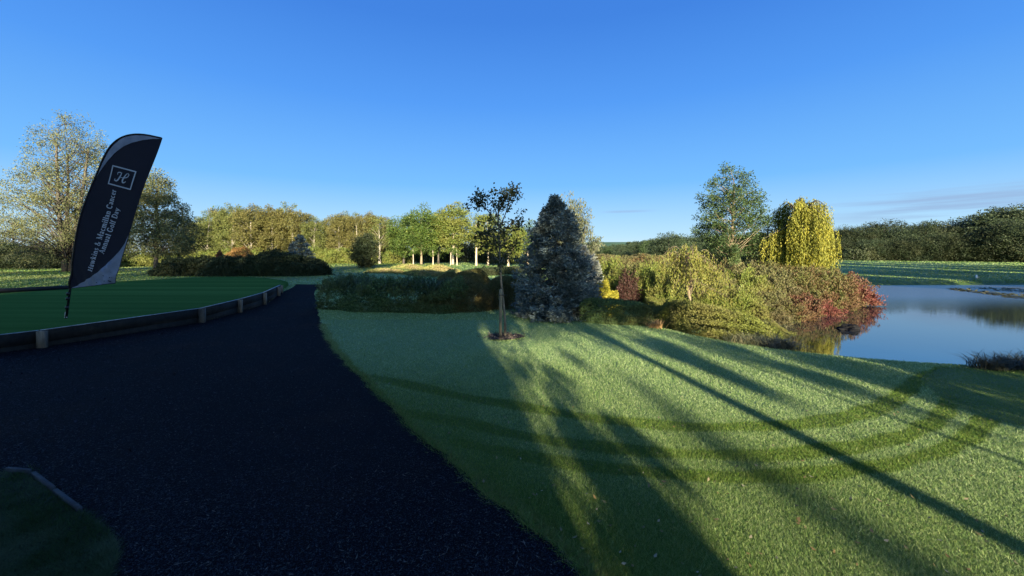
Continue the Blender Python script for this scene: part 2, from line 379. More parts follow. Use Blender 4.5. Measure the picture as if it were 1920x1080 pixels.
# ------------------------------------------------------------------ ground
rr = np.concatenate([np.geomspace(.6, 14, 330), np.geomspace(14.15, 140, 260), np.geomspace(144, 2600, 60)])
th = np.concatenate([np.linspace(-62, 62, 620), np.linspace(64, 296, 90)])
th = R(1) * th
RR, TT = np.meshgrid(rr, th, indexing='ij')
P2 = np.stack([RR.ravel() * np.sin(TT.ravel()), RR.ravel() * np.cos(TT.ravel())], 1)
zz = height(P2)
# keep the terrain under the raised putting green
nr, nt = RR.shape
ii, jj = np.meshgrid(np.arange(nr - 1), np.arange(nt), indexing='ij'); j2 = (jj + 1) % nt
Fg = np.stack([ii * nt + jj, ii * nt + j2, (ii + 1) * nt + j2, (ii + 1) * nt + jj], -1).reshape(-1, 4)
cv = len(P2); V = np.column_stack([P2, zz]); V = np.vstack([V, [0, 0, 0]])
ctr = [(int(j), cv, int((j + 1) % nt)) for j in range(nt)]
dw = np.append(dewfun(P2), .5)
o = build('ground', V, [tuple(f) for f in Fg.tolist()] + ctr, M['ground'], smooth=True, attrs={'dew': dw, 'warm': np.zeros(len(V))})
tag(o, None, None, kind='structure')

# water
m, t, b = mat_base('pond_water')
b.inputs['Base Color'].default_value = (.006, .012, .018, 1); b.inputs['Roughness'].default_value = .03; b.inputs['IOR'].default_value = 3.0
b.inputs['Specular IOR Level'].default_value = .9
mp = t.nodes.new('ShaderNodeMapping'); mp.inputs['Scale'].default_value = (1, .35, 1); t.links.new(objco(t), mp.inputs[0])
n_a = noise(t, 1.6, 3, mp.outputs[0]); n_b = noise(t, 7, 4, mp.outputs[0])
sx = t.nodes.new('ShaderNodeSeparateXYZ'); t.links.new(objco(t), sx.inputs[0]); mr = t.nodes.new('ShaderNodeMapRange'); t.links.new(sx.outputs[1], mr.inputs[0])
mr.inputs[1].default_value = 19; mr.inputs[2].default_value = 28; mr.inputs[3].default_value = .025; mr.inputs[4].default_value = .25     # the open water is ruffled by wind
bp = t.nodes.new('ShaderNodeBump'); bp.inputs['Distance'].default_value = .05; t.links.new(mr.outputs[0], b.inputs['Roughness']); bp.inputs['Strength'].default_value = .015; t.links.new(n_b, bp.inputs['Height'])
b2 = t.nodes.new('ShaderNodeBump'); b2.inputs['Distance'].default_value = .05; b2.inputs['Strength'].default_value = .02; t.links.new(n_a, b2.inputs['Height']); t.links.new(bp.outputs[0], b2.inputs['Normal'])
t.links.new(b2.outputs[0], b.inputs['Normal'])
V = np.array([(4, 3, WZ), (90, -4, WZ), (90, 48, WZ), (20, 48, WZ), (4, 24, WZ)], float)
tag(build('water', V, [(0, 1, 2, 3, 4)], m), None, None, kind='structure')

# path: sheets of gravel and bark chips
m, t, b = mat_base('path_chips'); v = objco(t)
n1 = noise(t, 60, 8, v, .75); vo = t.nodes.new('ShaderNodeTexVoronoi'); vo.inputs['Scale'].default_value = 75; t.links.new(v, vo.inputs['Vector'])
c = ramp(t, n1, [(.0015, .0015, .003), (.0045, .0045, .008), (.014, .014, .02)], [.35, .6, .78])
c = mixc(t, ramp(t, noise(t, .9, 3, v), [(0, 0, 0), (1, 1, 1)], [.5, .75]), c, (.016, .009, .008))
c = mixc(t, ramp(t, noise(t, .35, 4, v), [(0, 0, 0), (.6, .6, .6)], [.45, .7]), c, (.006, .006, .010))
t.links.new(c, b.inputs['Base Color']); b.inputs['Roughness'].default_value = .9; b.inputs['Specular IOR Level'].default_value = .08
bump(t, b, vo.outputs[0], 1, .02)
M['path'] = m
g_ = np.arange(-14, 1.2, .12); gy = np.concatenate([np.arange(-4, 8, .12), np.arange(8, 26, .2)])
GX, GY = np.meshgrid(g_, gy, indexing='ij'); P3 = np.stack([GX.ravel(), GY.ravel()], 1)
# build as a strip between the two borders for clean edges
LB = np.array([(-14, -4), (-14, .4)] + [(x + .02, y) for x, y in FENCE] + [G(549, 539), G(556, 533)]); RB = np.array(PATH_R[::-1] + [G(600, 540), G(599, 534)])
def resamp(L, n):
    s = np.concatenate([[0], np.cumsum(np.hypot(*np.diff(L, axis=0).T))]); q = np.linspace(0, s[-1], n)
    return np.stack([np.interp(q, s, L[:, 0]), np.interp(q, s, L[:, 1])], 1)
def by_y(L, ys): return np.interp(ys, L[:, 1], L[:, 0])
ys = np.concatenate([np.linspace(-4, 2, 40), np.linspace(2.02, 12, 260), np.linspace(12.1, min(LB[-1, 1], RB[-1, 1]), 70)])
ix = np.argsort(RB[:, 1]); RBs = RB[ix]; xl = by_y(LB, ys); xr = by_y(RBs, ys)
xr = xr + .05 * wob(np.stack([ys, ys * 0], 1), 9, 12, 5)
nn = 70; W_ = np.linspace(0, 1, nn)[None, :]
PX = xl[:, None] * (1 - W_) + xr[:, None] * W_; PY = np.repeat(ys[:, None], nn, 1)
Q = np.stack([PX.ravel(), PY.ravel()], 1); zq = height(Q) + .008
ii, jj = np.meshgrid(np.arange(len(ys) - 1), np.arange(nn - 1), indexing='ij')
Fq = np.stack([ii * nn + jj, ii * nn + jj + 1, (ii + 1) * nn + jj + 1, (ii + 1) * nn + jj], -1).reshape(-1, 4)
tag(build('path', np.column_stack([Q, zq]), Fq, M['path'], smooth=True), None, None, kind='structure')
def on_path(P):
    y = P[:, 1]; return (P[:, 0] > by_y(LB, y)) & (P[:, 0] < np.interp(y, ys, xr) - .01) & (y > -4) & (y < ys[-1])

# grass patch at the near left corner, laid over the path
def sheet(name, poly, zoff, mat, attrs=None, n=60):
    poly = np.array(poly); x0, y0 = poly.min(0); x1, y1 = poly.max(0); c = poly.mean(0); k = len(poly)
    V = []; rings = 14
    for i in range(rings + 1): V.append(c + (poly - c) * (i / rings if i else .001))
    V = np.concatenate(V); z = height(V) + zoff
    Fc = [(i * k + j, i * k + (j + 1) % k, (i + 1) * k + (j + 1) % k, (i + 1) * k + j) for i in range(rings) for j in range(k)]
    return build(name, np.column_stack([V, z]), Fc, mat, smooth=True, attrs={a: np.full(len(V), v) for a, v in (attrs or {}).items()})
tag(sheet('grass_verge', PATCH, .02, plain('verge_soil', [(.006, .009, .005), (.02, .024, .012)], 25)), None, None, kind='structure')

# putting green: a raised sheet held by the timber edging
m, t, b = mat_base('putting_green_turf'); v = objco(t)
n1 = noise(t, 90, 4, v, .7); mp = t.nodes.new('ShaderNodeMapping'); mp.inputs['Rotation'].default_value = (0, 0, R(8)); mp.inputs['Scale'].default_value = (.05, 1.2, 1); t.links.new(v, mp.inputs[0])
n2 = noise(t, 1.2, 3, mp.outputs[0])
c = mixc(t, ramp(t, n2, [(0, 0, 0), (1, 1, 1)], [.35, .7]), (.042, .10, .026), (.075, .15, .042)); c = mixc(t, ramp(t, n1, [(0, 0, 0), (.6, .6, .6)], [.4, .8]), c, (.018, .065, .014))
t.links.new(c, b.inputs['Base Color']); b.inputs['Roughness'].default_value = .7; bump(t, b, n1, .9, .01); b.inputs['Specular IOR Level'].default_value = 0
M['green'] = m
fx = np.array([(x - .03, y) for x, y in FENCE]); back = [G(545, 528, .44), G(480, 521, .46), G(400, 520, .48), G(300, 524, .47), G(200, 529, .45), G(100, 538, .42), G(0, 545, .4), G(-250, 560, .36)]
gp = smooth_poly([tuple(p) for p in fx] + back + [(-24, .5)], 1, True); gp = np.array(gp)
c0 = gp.mean(0) + np.array([-1, 0]); k = len(gp); Vg = []
for i in range(25): Vg.append(c0 + (gp - c0) * (i / 24 if i else .001))
Vg = np.concatenate(Vg); zg = .17 + .0155 * Vg[:, 1]
sk = np.column_stack([gp + (gp - c0) * .004, height(gp) - .1])
Vg3 = np.vstack([np.column_stack([Vg, zg]), sk])
Fg2 = [(i * k + j, i * k + (j + 1) % k, (i + 1) * k + (j + 1) % k, (i + 1) * k + j) for i in range(25) for j in range(k)]
tag(build('putting_green', Vg3, Fg2, M['green'], smooth=True), None, None, kind='structure')
GP = [tuple(p) for p in gp]

# ------------------------------------------------------------------ grass blades (sampled denser nearer the eye)
def pix_points(n, x0, x1, y0, y1, g):
    px = g.uniform(x0, x1, n); py = g.uniform(y0, y1, n); Y = CH * F / (py - HOR)
    for _ in range(10):
        X = (px - 960) / F * Y; z = height(np.stack([X, Y], 1)); Y = .5 * Y + .5 * (CH - z) * F / (py - HOR)
    X = (px - 960) / F * Y; P = np.stack([X, Y], 1)
    z = height(P); ok = np.abs((CH - z) * F / Y - (py - HOR)) < 3
    return P[ok], z[ok]
def blades(P, z, hgt, wid, g, lean=.5):
    n = len(P); a = g.uniform(0, 6.283, n); L = g.normal(0, lean, (n, 2)) * hgt[:, None]
    V = np.empty((n, 3, 3)); dx = np.cos(a) * wid * .5; dy = np.sin(a) * wid * .5
    V[:, 0] = np.column_stack([P[:, 0] - dx, P[:, 1] - dy, z - .003]); V[:, 1] = np.column_stack([P[:, 0] + dx, P[:, 1] + dy, z - .003])
    V[:, 2] = np.column_stack([P[:, 0] + L[:, 0], P[:, 1] + L[:, 1], z + hgt * g.uniform(.5, 1.1, n)])
    return V.reshape(-1, 3), np.arange(3 * n).reshape(n, 3)
g = np.random.default_rng(3)
P, z = pix_points(1500000, 560, 2250, 586, 1180, g)
ok = ~on_path(P) & ~in_lake(P) & (z > WZ + .1); P, z = P[ok], z[ok]
dist = np.hypot(P[:, 0], P[:, 1]); dw = dewfun(P)
tee = TEE_D(P) < 0
hh = (.015 + .0010 * dist) * np.where(tee, .4, 1) * (1 + .3 * wob(P, 1.6, 21)) * np.where(g.random(len(P)) < .04, 1.6, 1)
ww = .0013 + .0008 * dist
edge = EDGE_D(P); warm = .55 * ss((.16 - edge) / .16) * ss((5 - P[:, 1]) / 2) * (g.random(len(P)) < .6)
V, Fc = blades(P, z, hh, ww, g, .65)
tag(build('lawn_grass', V, Fc, M['blade'], attrs={'dew': np.clip(np.repeat(dw + g.normal(0, .16, len(P)), 3), 0, 1), 'warm': np.repeat(warm, 3)}),
    'short dewy grass covering the mown lawn', 'grass', kind='stuff')
# longer blades and crumbs along the ragged edge of the path
q = 1.6 + 8 * g.random(13000) ** 1.6; ex_ = np.interp(q, ys, xr) + g.normal(.012, .03, len(q)); Pe = np.stack([ex_, q], 1); de = np.hypot(*Pe.T)
V, Fc = blades(Pe, height(Pe) + .004, .03 + .0015 * de, .002 + .0008 * de, g, 1.1)
tag(build('edge_grass', V, Fc, M['blade'], attrs={'dew': np.repeat(.1 + .5 * ss((q - 4) / 5), 3), 'warm': np.repeat(np.where(g.random(len(q)) < .25, .7, .05), 3)}), 'longer grass leaning over the right edge of the dark path', 'grass', kind='stuff')
# far and middle grass
P, z = pix_points(330000, -150, 2100, 487, 600, g)
ok = ~on_path(P) & ~in_lake(P) & ~inside(P, GP) & (z > WZ + .05) & (P[:, 1] < 220); P, z = P[ok], z[ok]
dist = np.hypot(P[:, 0], P[:, 1])
V, Fc = blades(P, z, (.02 + .0008 * dist) * np.where((P[:, 0] > 20) & (P[:, 1] > 38), .6, 1), .002 * dist, g, .8)
wm = np.clip(.35 * wob(P, .5, 31) + .15, 0, .6) * ss((-6 - P[:, 0]) / 6)
tag(build('rough_grass', V, Fc, M['blade'], attrs={'dew': np.clip(np.repeat(dewfun(P) + g.normal(0, .2, len(P)), 3), 0, 1), 'warm': np.repeat(wm, 3)}),
    'rough grass on the fields beyond the hedges and the pond', 'grass', kind='stuff')
# verge tufts (near left corner)
P, z = pix_points(60000, -250, 260, 880, 1180, g); ok = inside(P, PATCH); P, z = P[ok], z[ok]
V, Fc = blades(P, z + .02, .028 + .012 * (wob(P, 3, 2) > .2), np.full(len(P), .004), g, .9)
va = [(V, Fc, np.full(len(V), .06))]
for (px, py, n, s) in [(75, 975, 110, .055), (30, 985, 90, .055), (15, 905, 60, .045), (45, 892, 40, .045), (160, 1020, 30, .06), (105, 1000, 50, .07), (130, 1060, 30, .05)]:
    c = np.array(G(px, py)); q = c + g.normal(0, .05, (n, 2)); hz = np.full(n, s)
    v_, f_ = blades(q, np.full(n, .02), hz, np.full(n, .004), g, .9); va.append((v_, f_, np.full(len(v_), .6)))
off = 0; VV, FF, AA = [], [], []
for v_, f_, a_ in va: VV.append(v_); FF.append(f_ + off); AA.append(a_); off += len(v_)
VV = np.concatenate(VV); AA = np.concatenate(AA)
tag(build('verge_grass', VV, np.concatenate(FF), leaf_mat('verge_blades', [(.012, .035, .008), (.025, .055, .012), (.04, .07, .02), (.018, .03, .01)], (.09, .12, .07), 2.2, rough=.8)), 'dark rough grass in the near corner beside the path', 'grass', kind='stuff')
# loose chips, needles and twigs on the path
P, z = pix_points(120000, -250, 1150, 545, 1180, g); ok = on_path(P) & ~inside(P, PATCH); P, z = P[ok], z[ok]
n = len(P); dist = np.hypot(P[:, 0], P[:, 1]); L = (.005 + .0014 * dist) * g.lognormal(0, .35, n)
ax = unit(n, g); ax[:, 2] = np.abs(ax[:, 2]) * .35
V, Fc = leafmesh(np.column_stack([P, z + .009]), L, L * .5, ax, np.tile([0, 0, 1.], (n, 1)), r=g)
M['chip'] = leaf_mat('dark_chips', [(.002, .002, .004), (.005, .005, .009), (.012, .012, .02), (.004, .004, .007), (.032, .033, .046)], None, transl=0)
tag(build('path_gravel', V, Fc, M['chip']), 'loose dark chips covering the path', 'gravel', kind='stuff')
P, z = pix_points(5200, -100, 1150, 640, 1150, g); ok = on_path(P) & ~inside(P, PATCH); P, z = P[ok], z[ok]
n = len(P); a = g.uniform(0, 6.3, n); L = g.lognormal(-3.95, .4, n)
V, Fc = leafmesh(np.column_stack([P, z + .016]), L, L * .08 + .0015, np.column_stack([np.cos(a), np.sin(a), g.uniform(-.1, .15, n)]), np.tile([0, 0, 1.], (n, 1)), r=g)
M['needle'] = leaf_mat('dry_needles', [(.03, .022, .018), (.07, .055, .042), (.15, .12, .1)], None, transl=0)
#
P2_, z2_ = pix_points(420, 640, 2100, 620, 1150, g); ok = ~on_path(P2_) & ~in_lake(P2_); P2_, z2_ = P2_[ok], z2_[ok]; n2_ = len(P2_); ax2 = unit(n2_, g) * np.array([1, 1, .3])
Vl, Fl = leafmesh(np.column_stack([P2_, z2_ + .02 + .001 * np.hypot(*P2_.T)]), g.uniform(.02, .04, n2_), None, ax2, np.tile([0, 0, 1.], (n2_, 1)), r=g)
tag(build('fallen_leaves', Vl, Fl, leaf_mat('fallen_leaf', [(.25, .2, .08), (.16, .1, .04), (.35, .32, .2)], None)), 'small fallen leaves scattered over the lawn', 'leaves', kind='stuff')
tag(build('fallen_needles', V, Fc, M['needle']), 'dry needles and twigs scattered over the dark path', 'litter', kind='stuff')

# ------------------------------------------------------------------ timber edging of the putting green
M['board'] = plain('dark_timber', [(.005, .005, .005), (.022, .019, .015)], 9, .9, .5, .02, (1, 1, .6))
M['board_top'] = plain('frosted_timber_top', [(.16, .17, .17), (.42, .44, .45)], 14, .7, .2)
te = thing('timber_edging', (0, 0, 0), 'long low edging of dark timber boards between the green and the path', 'edging')
fp = [np.array(p) for p in FENCE]
posts = []
for i in range(len(fp) - 1):
    a, b_ = fp[i], fp[i + 1]; d = b_ - a; L = np.hypot(*d); d /= L; nrm2 = np.array([d[1], -d[0]])
    nseg = max(1, round(L / 2.6))
    za, zb = gz(*a) + .03, gz(*b_) + .03
    ac = Acc(); c = (a + b_) / 2
    A = [np.array([d[0], d[1], (zb - za) / L]), np.array([nrm2[0], nrm2[1], 0]), np.array([0, 0, 1.])]
    zc = (za + zb) / 2
    ac.box((c[0], c[1], zc - .11), (L / 2 - .006, .032, .105), A)
    ac.build('board', M['board'], te)
    ac = Acc(); ac.box((c[0] - nrm2[0] * .004, c[1] - nrm2[1] * .004, zc - .322), (L / 2 - .012, .029, .103), A)
    ac.build('lower_board', M['board'], te)
    ac = Acc(); ac.box((c[0], c[1], zc + .0), (L / 2 - .01, .020, .004), A); ac.build('board_top', M['board_top'], te)
for (x, y), w, mt in [((-8.33, 7.15), .055, 'post'), ((-7.61, 9.89), .06, 'bark'), ((-7.9, 11.7), .05, 'post'), ((-8.35, 13.6), .05, 'post'), ((-9.2, 15.9), .05, 'post'), ((-9.5, 16.6), .05, 'post'), ((-11, 3.2), .07, 'post')]:
    zt = gz(x, y) + (.03 if mt == 'bark' else .02); zb = h1(x + .1, y) - .1
    ac = Acc(); ac.box((x + .075, y - .03, (zt + zb) / 2), (w, .045, (zt - zb) / 2), [(.97, .25, 0), (-.25, .97, 0), (0, 0, 1)]); ac.build('post', M[mt], te)
# far board of the green, on the left
a = np.array(G(-300, 562, .42)); b_ = np.array(G(131, 541, .42)); d = (b_ - a); L = np.hypot(*d); d /= L
ac = Acc(); ac.box(((a[0] + b_[0]) / 2, (a[1] + b_[1]) / 2, .46), (L / 2, .04, .075), [(d[0], d[1], 0), (-d[1], d[0], 0), (0, 0, 1)])
tag(ac.build('low_board', M['rubber']), 'low black board along the far left side of the green, ending behind the flag', 'board')
# plank edging at the near corner
a = np.array(G(58, 893)); b_ = np.array(G(150, 966)); ac = Acc()
for q0, q1 in ((G(12, 888), G(56, 892)), (G(62, 896), G(100, 926)), (G(103, 929), G(150, 966))):
    q0 = np.array(q0); q1 = np.array(q1); d = q1 - q0; L = np.hypot(*d); d /= L
    ac.box(((q0[0] + q1[0]) / 2, (q0[1] + q1[1]) / 2, .018), (L / 2, .011, .028), [(d[0], d[1], .01), (-d[1], d[0], 0), (0, 0, 1)])
tag(ac.build('edging_plank', plain('grey_plank', [(.015, .017, .02), (.045, .05, .06)], 20, .8, .4, .01)), 'thin weathered grey plank edging the near grass corner', 'edging')

# ------------------------------------------------------------------ feather flag
YF = 8.57
def FP(px, py): return np.array([X_(px, YF), Z_(py, YF)])
def fold(x, z):
    px = 960 + x * F / YF; py = HOR + (CH - z) * F / YF
    low = ss((py - 470) / 70); ed = ss((px - 140 - (540 - py) * .25) / 90)
    return .025 * np.sin(x * 4 + z * 1.5) + .035 * low * ed * np.sin(px * .16 + py * .22) + .02 * low * np.sin(px * .33 - py * .12) - .10 * ss((py - 250) / 300) * ed
LE = smooth_poly([(128, 541), (132, 512), (139, 470), (150, 418), (164, 367), (179, 325), (193, 292), (211, 269), (236, 254), (265, 250), (303, 258)], 2)
RE = smooth_poly([(132, 541), (224, 531), (236, 479), (249, 432), (265, 382), (276, 345), (287, 309), (303, 259)], 0)
out = LE + RE[::-1][1:]
def in_px(P, poly): return inside(P, poly)
def cloth(name, poly, mat, dy, parent, res=1.6):
    """cut a fine grid by the outline: cells wholly inside stay, border is closed by the outline itself"""
    import bmesh
    bm = bmesh.new(); vs = [bm.verts.new((p[0], 0, p[1])) for p in poly]; f = bm.faces.new(vs)
    x0, x1 = min(p[0] for p in poly), max(p[0] for p in poly); y0, y1 = min(p[1] for p in poly), max(p[1] for p in poly)
    st = max((x1 - x0), (y1 - y0)) / 40 if res is None else res * 4
    q = x0 + st
    while q < x1: bmesh.ops.bisect_plane(bm, geom=bm.verts[:] + bm.edges[:] + bm.faces[:], plane_co=(q, 0, 0), plane_no=(1, 0, 0)); q += st
    q = y0 + st
    while q < y1: bmesh.ops.bisect_plane(bm, geom=bm.verts[:] + bm.edges[:] + bm.faces[:], plane_co=(0, 0, q), plane_no=(0, 0, 1)); q += st
    bmesh.ops.triangulate(bm, faces=bm.faces[:])
    for v in bm.verts:
        w = FP(v.co.x, v.co.z); v.co = (w[0], YF + fold(w[0], w[1]) + dy, w[1])
    me = bpy.data.meshes.new(name); bm.to_mesh(me); bm.free(); me.materials.append(mat)
    for p in me.polygons: p.use_smooth = True
    o = bpy.data.objects.new(name, me); sc.collection.objects.link(o); o.parent = parent
    return o
M['navy'] = plain('navy_cloth', [(.0025, .003, .010), (.004, .0045, .014)], 3, .9, 0)
M['grey_cloth'] = plain('grey_cloth', [(.10, .12, .17), (.16, .18, .24)], 6, .75, 0)
M['print'] = plain('silver_print', [(.24, .26, .31), (.3, .32, .37)], 4, .7, 0)
M['pole'] = plain('black_pole', [(.006, .006, .008), (.01, .01, .012)], 4, .4, 0)
fl = thing('feather_flag', (0, 0, 0), 'tall navy feather flag with grey swooshes and white lettering on the putting green', 'flag')
fab = cloth('fabric', out, M['navy'], 0, fl)
up = [(177, 338), (185, 322), (200, 303), (216, 288), (233, 276), (250, 268), (268, 263), (285, 260), (303, 258.5)]
edge_in = [(p[0] + (3.0 if p[1] > 262 else 1.2), p[1] + (2.6 if p[1] < 300 else 1)) for p in LE if p[1] <= 337]
cloth('swoosh_panel', up[:-1] + edge_in[::-1][1:], M['grey_cloth'], -.008, fl)
cloth('swoosh_panel', [(134, 540), (224, 530), (235.3, 479), (246, 440), (239, 456), (229, 471), (211, 491), (197, 505), (182, 516), (158, 528)], M['grey_cloth'], -.008, fl)
ac = Acc()
pp = [FP(*p) for p in [(124, 597)] + LE[:-1]]
ac.tube([(p[0], YF + fold(p[0], p[1]) * (1 if i else 0), p[1]) for i, p in enumerate(pp)], np.linspace(.022, .011, len(pp)), 8)
pole = ac.build('pole', M['pole'], fl, True)
ac = Acc()
for py in (551, 560, 577):
    ac = Acc(); c = FP(124 + (597 - py) * .075, py); ac.tube([(c[0] - .002, YF, c[1] - .03), (c[0] + .002, YF, c[1] + .03)], .028, 10); ac.build('joint_collar', M['pole'], fl)
ac = Acc(); c = FP(122, 600); ac.tube([(c[0], YF, c[1] - .05), (c[0] + .01, YF, c[1] + .17)], .011, 8); ac.tube([(c[0], YF - .01, c[1] + .055), (c[0] + .055, YF - .01, c[1] + .06)], .009, 8)
ac.build('ground_spike', plain('galvanised_spike', [(.25, .25, .23), (.4, .4, .38)], 9), fl)
# emblem frame and script letter
def ribbon(pts, w, dy=-.016):
    pts = np.array(pts, float); T = np.gradient(pts, axis=0); T /= np.maximum(np.hypot(*T.T)[:, None], 1e-9); Nn = np.stack([-T[:, 1], T[:, 0]], 1)
    w = np.broadcast_to(np.asarray(w, float), (len(pts),))[:, None]; V = []
    for q in (pts + Nn * w / 2, pts - Nn * w / 2):
        W2 = np.array([FP(*p) for p in q]); V.append(np.column_stack([W2[:, 0], YF + fold(W2[:, 0], W2[:, 1]) + dy, W2[:, 1]]))
    k = len(pts); return np.concatenate(V), [(i, i + 1, k + i + 1, k + i) for i in range(k - 1)]
sq = [np.array(p, float) for p in [(213, 311), (259, 323), (249, 356), (203, 344)]]
ac = Acc()
for i in range(4):
    a, b_ = sq[i], sq[(i + 1) % 4]; d = (b_ - a) / np.hypot(*(b_ - a)) * 1.1
    ac.add(*ribbon([a - d + (b_ - a + 2 * d) * q for q in np.linspace(0, 1, 8)], 2.3, -.016 - .001 * (i % 2)))
ac.build('emblem_frame', M['print'], fl)
def catmull(P, n=10):
    P = np.array(P, float); P = np.vstack([2 * P[0] - P[1], P, 2 * P[-1] - P[-2]]); o_ = []
    for i in range(1, len(P) - 2):
        for t_ in np.linspace(0, 1, n, endpoint=False):
            p0, p1, p2, p3 = P[i - 1:i + 3]; o_.append(.5 * (2 * p1 + (p2 - p0) * t_ + (2 * p0 - 5 * p1 + 4 * p2 - p3) * t_ ** 2 + (3 * p1 - p0 - 3 * p2 + p3) * t_ ** 3))
    o_.append(P[-2]); return np.array(o_)
# local emblem frame: u right along the letter, v down
eu = np.array([.966, .259]); ev = np.array([-.259, .966]); ec = np.array([231, 333.5])
def E(L): return [ec + eu * (x * 1.0) + ev * y for x, y in L]
ac = Acc()
for k_, (st, w0) in enumerate([([(-9.5, -3), (-10, -6.5), (-7, -8.5), (-3.2, -8), (-1.8, -6)], 1.4), ([(-1.5, -9), (-2.8, -4), (-4.6, 1), (-6.8, 6), (-10, 8.6), (-13.6, 7.6), (-13, 5)], 2.4),
               ([(8.8, -9.5), (6.5, -5), (4.4, 0), (3, 5), (4.2, 8.4), (7.6, 7.8), (10.5, 5)], 2.5), ([(8.8, -9.5), (12.5, -9.8), (13.5, -7), (11, -3), (5, -.4), (-4.5, .6)], 1.4)]):
    C_ = catmull(E(st)); q = np.linspace(0, np.pi, len(C_)); ac.add(*ribbon(C_, w0 * (.45 + .75 * np.sin(q)), -.017 - .0015 * k_))
ac.build('emblem_letter', M['print'], fl)
# serif lettering from strokes (unit cap height 1): thick stems, thin hairlines, slab serifs
def arc(cx, cy, rx, ry, a0, a1, n=12): a = np.radians(np.linspace(a0, a1, n)); return [(cx + rx * math.cos(q), cy + ry * math.sin(q)) for q in a]
TK, TN, XH = .17, .07, .66
def stem(x, y0, y1, s0=True, s1=True, w=TK):
    r = [([(x, y0), (x, y1)], w)]
    if s0: r.append(([(x - .16, y0), (x + .16, y0)], TN))
    if s1: r.append(([(x - .16 if s1 is True else x - .14, y1), (x + (.16 if s1 is True else 0), y1)], TN))
    return r
GL = {
 'H': (.95, stem(.2, 0, 1) + stem(.75, 0, 1) + [([(.2, .5), (.75, .5)], TN)]),
 'a': (.6, [(arc(.25, .5, .17, .15, 170, 20, 7) + [(.41, .4), (.41, .1), (.52, .02)], TK * .8), ([(.4, .4), (.2, .33), (.1, .2), (.14, .05), (.25, .02), (.4, .14)], TK * .75)]),
 'w': (.95, [([(.1, XH), (.3, 0)], TK), ([(.3, 0), (.46, XH)], TN), ([(.46, XH), (.66, 0)], TK), ([(.66, 0), (.85, XH)], TN), ([(.0, XH), (.22, XH)], TN), ([(.75, XH), (.95, XH)], TN)]),
 'k': (.68, stem(.16, 0, 1, True, 2) + [([(.2, .3), (.52, XH)], TN), ([(.28, .38), (.56, 0)], TK), ([(.44, 0), (.66, 0)], TN), ([(.4, XH), (.62, XH)], TN)]),
 'i': (.36, stem(.18, 0, XH, True, 2) + [([(.18, .84), (.18, .98)], TK)]),
 'n': (.72, stem(.16, 0, XH, True, 2) + [(arc(.35, .42, .19, .2, 150, 0, 8) + [(.54, .2), (.54, 0)], TK), ([(.42, 0), (.68, 0)], TN)]),
 's': (.5, [([(.4, .54), (.3, .64), (.14, .6), (.12, .46), (.24, .36), (.38, .26), (.38, .1), (.24, .02), (.1, .1)], TK * .8)]),
 '&': (.9, [([(.82, .42), (.6, .1), (.4, 0), (.18, .04), (.1, .24), (.24, .46), (.42, .62), (.46, .84), (.34, .98), (.22, .86), (.3, .6), (.76, 0)], TK * .75)]),
 'M': (1.15, stem(.18, 0, 1, True, 2, TN) + [([(.18, 1), (.55, .05)], TK), ([(.55, .05), (.93, 1)], TN)] + stem(.95, 0, 1)),
 'c': (.58, [(arc(.3, .33, .2, .31, 55, 320, 12), TK * .85)]),
 'm': (1.05, stem(.16, 0, XH, True, 2) + [(arc(.34, .42, .17, .2, 150, 0, 8) + [(.51, .2), (.51, 0)], TK), (arc(.69, .42, .17, .2, 150, 0, 8) + [(.86, .2), (.86, 0)], TK), ([(.4, 0), (.62, 0)], TN), ([(.76, 0), (.98, 0)], TN)]),
 'l': (.36, stem(.18, 0, 1, True, 2)),
 'C': (.88, [(arc(.45, .5, .34, .49, 45, 315, 14), TK), ([(.72, .72), (.72, .98)], TN)]),
 'e': (.6, [(arc(.3, .33, .2, .31, 10, 325, 12), TK * .85), ([(.12, .36), (.5, .36)], TN)]),
 'r': (.52, stem(.16, 0, XH, True, 2) + [([(.2, .46), (.3, .62), (.44, .62)], TK * .8)]),
 'A': (.92, [([(.16, 0), (.45, 1)], TN), ([(.45, 1), (.76, 0)], TK), ([(.26, .34), (.64, .34)], TN), ([(.04, 0), (.28, 0)], TN), ([(.62, 0), (.9, 0)], TN)]),
 'u': (.72, [([(.16, XH), (.16, .16), (.26, .03), (.4, .04), (.54, .18)], TK), ([(.54, XH), (.54, 0)], TK), ([(.04, XH), (.16, XH)], TN), ([(.42, XH), (.54, XH)], TN), ([(.54, 0), (.66, 0)], TN)]),
 'G': (.95, [(arc(.46, .5, .35, .49, 45, 300, 14), TK), ([(.74, .06), (.74, .42)], TK), ([(.6, .42), (.88, .42)], TN), ([(.72, .74), (.72, .98)], TN)]),
 'o': (.64, [(arc(.32, .33, .21, .31, 0, 360, 16), TK * .85)]),
 'f': (.44, [([(.18, 0), (.18, .8), (.28, .98), (.42, .92)], TK * .9), ([(.04, XH), (.38, XH)], TN), ([(.04, 0), (.34, 0)], TN)]),
 'D': (.92, stem(.2, 0, 1) + [([(.2, 1), (.42, 1)] + arc(.42, .5, .38, .5, 85, -85, 12) + [(.2, 0)], TK * .85)]),
 'y': (.68, [([(.12, XH), (.36, .05)], TK), ([(.58, XH), (.3, -.2), (.12, -.26)], TN * 1.2), ([(.0, XH), (.24, XH)], TN), ([(.46, XH), (.68, XH)], TN)]),
 ' ': (.36, [])}
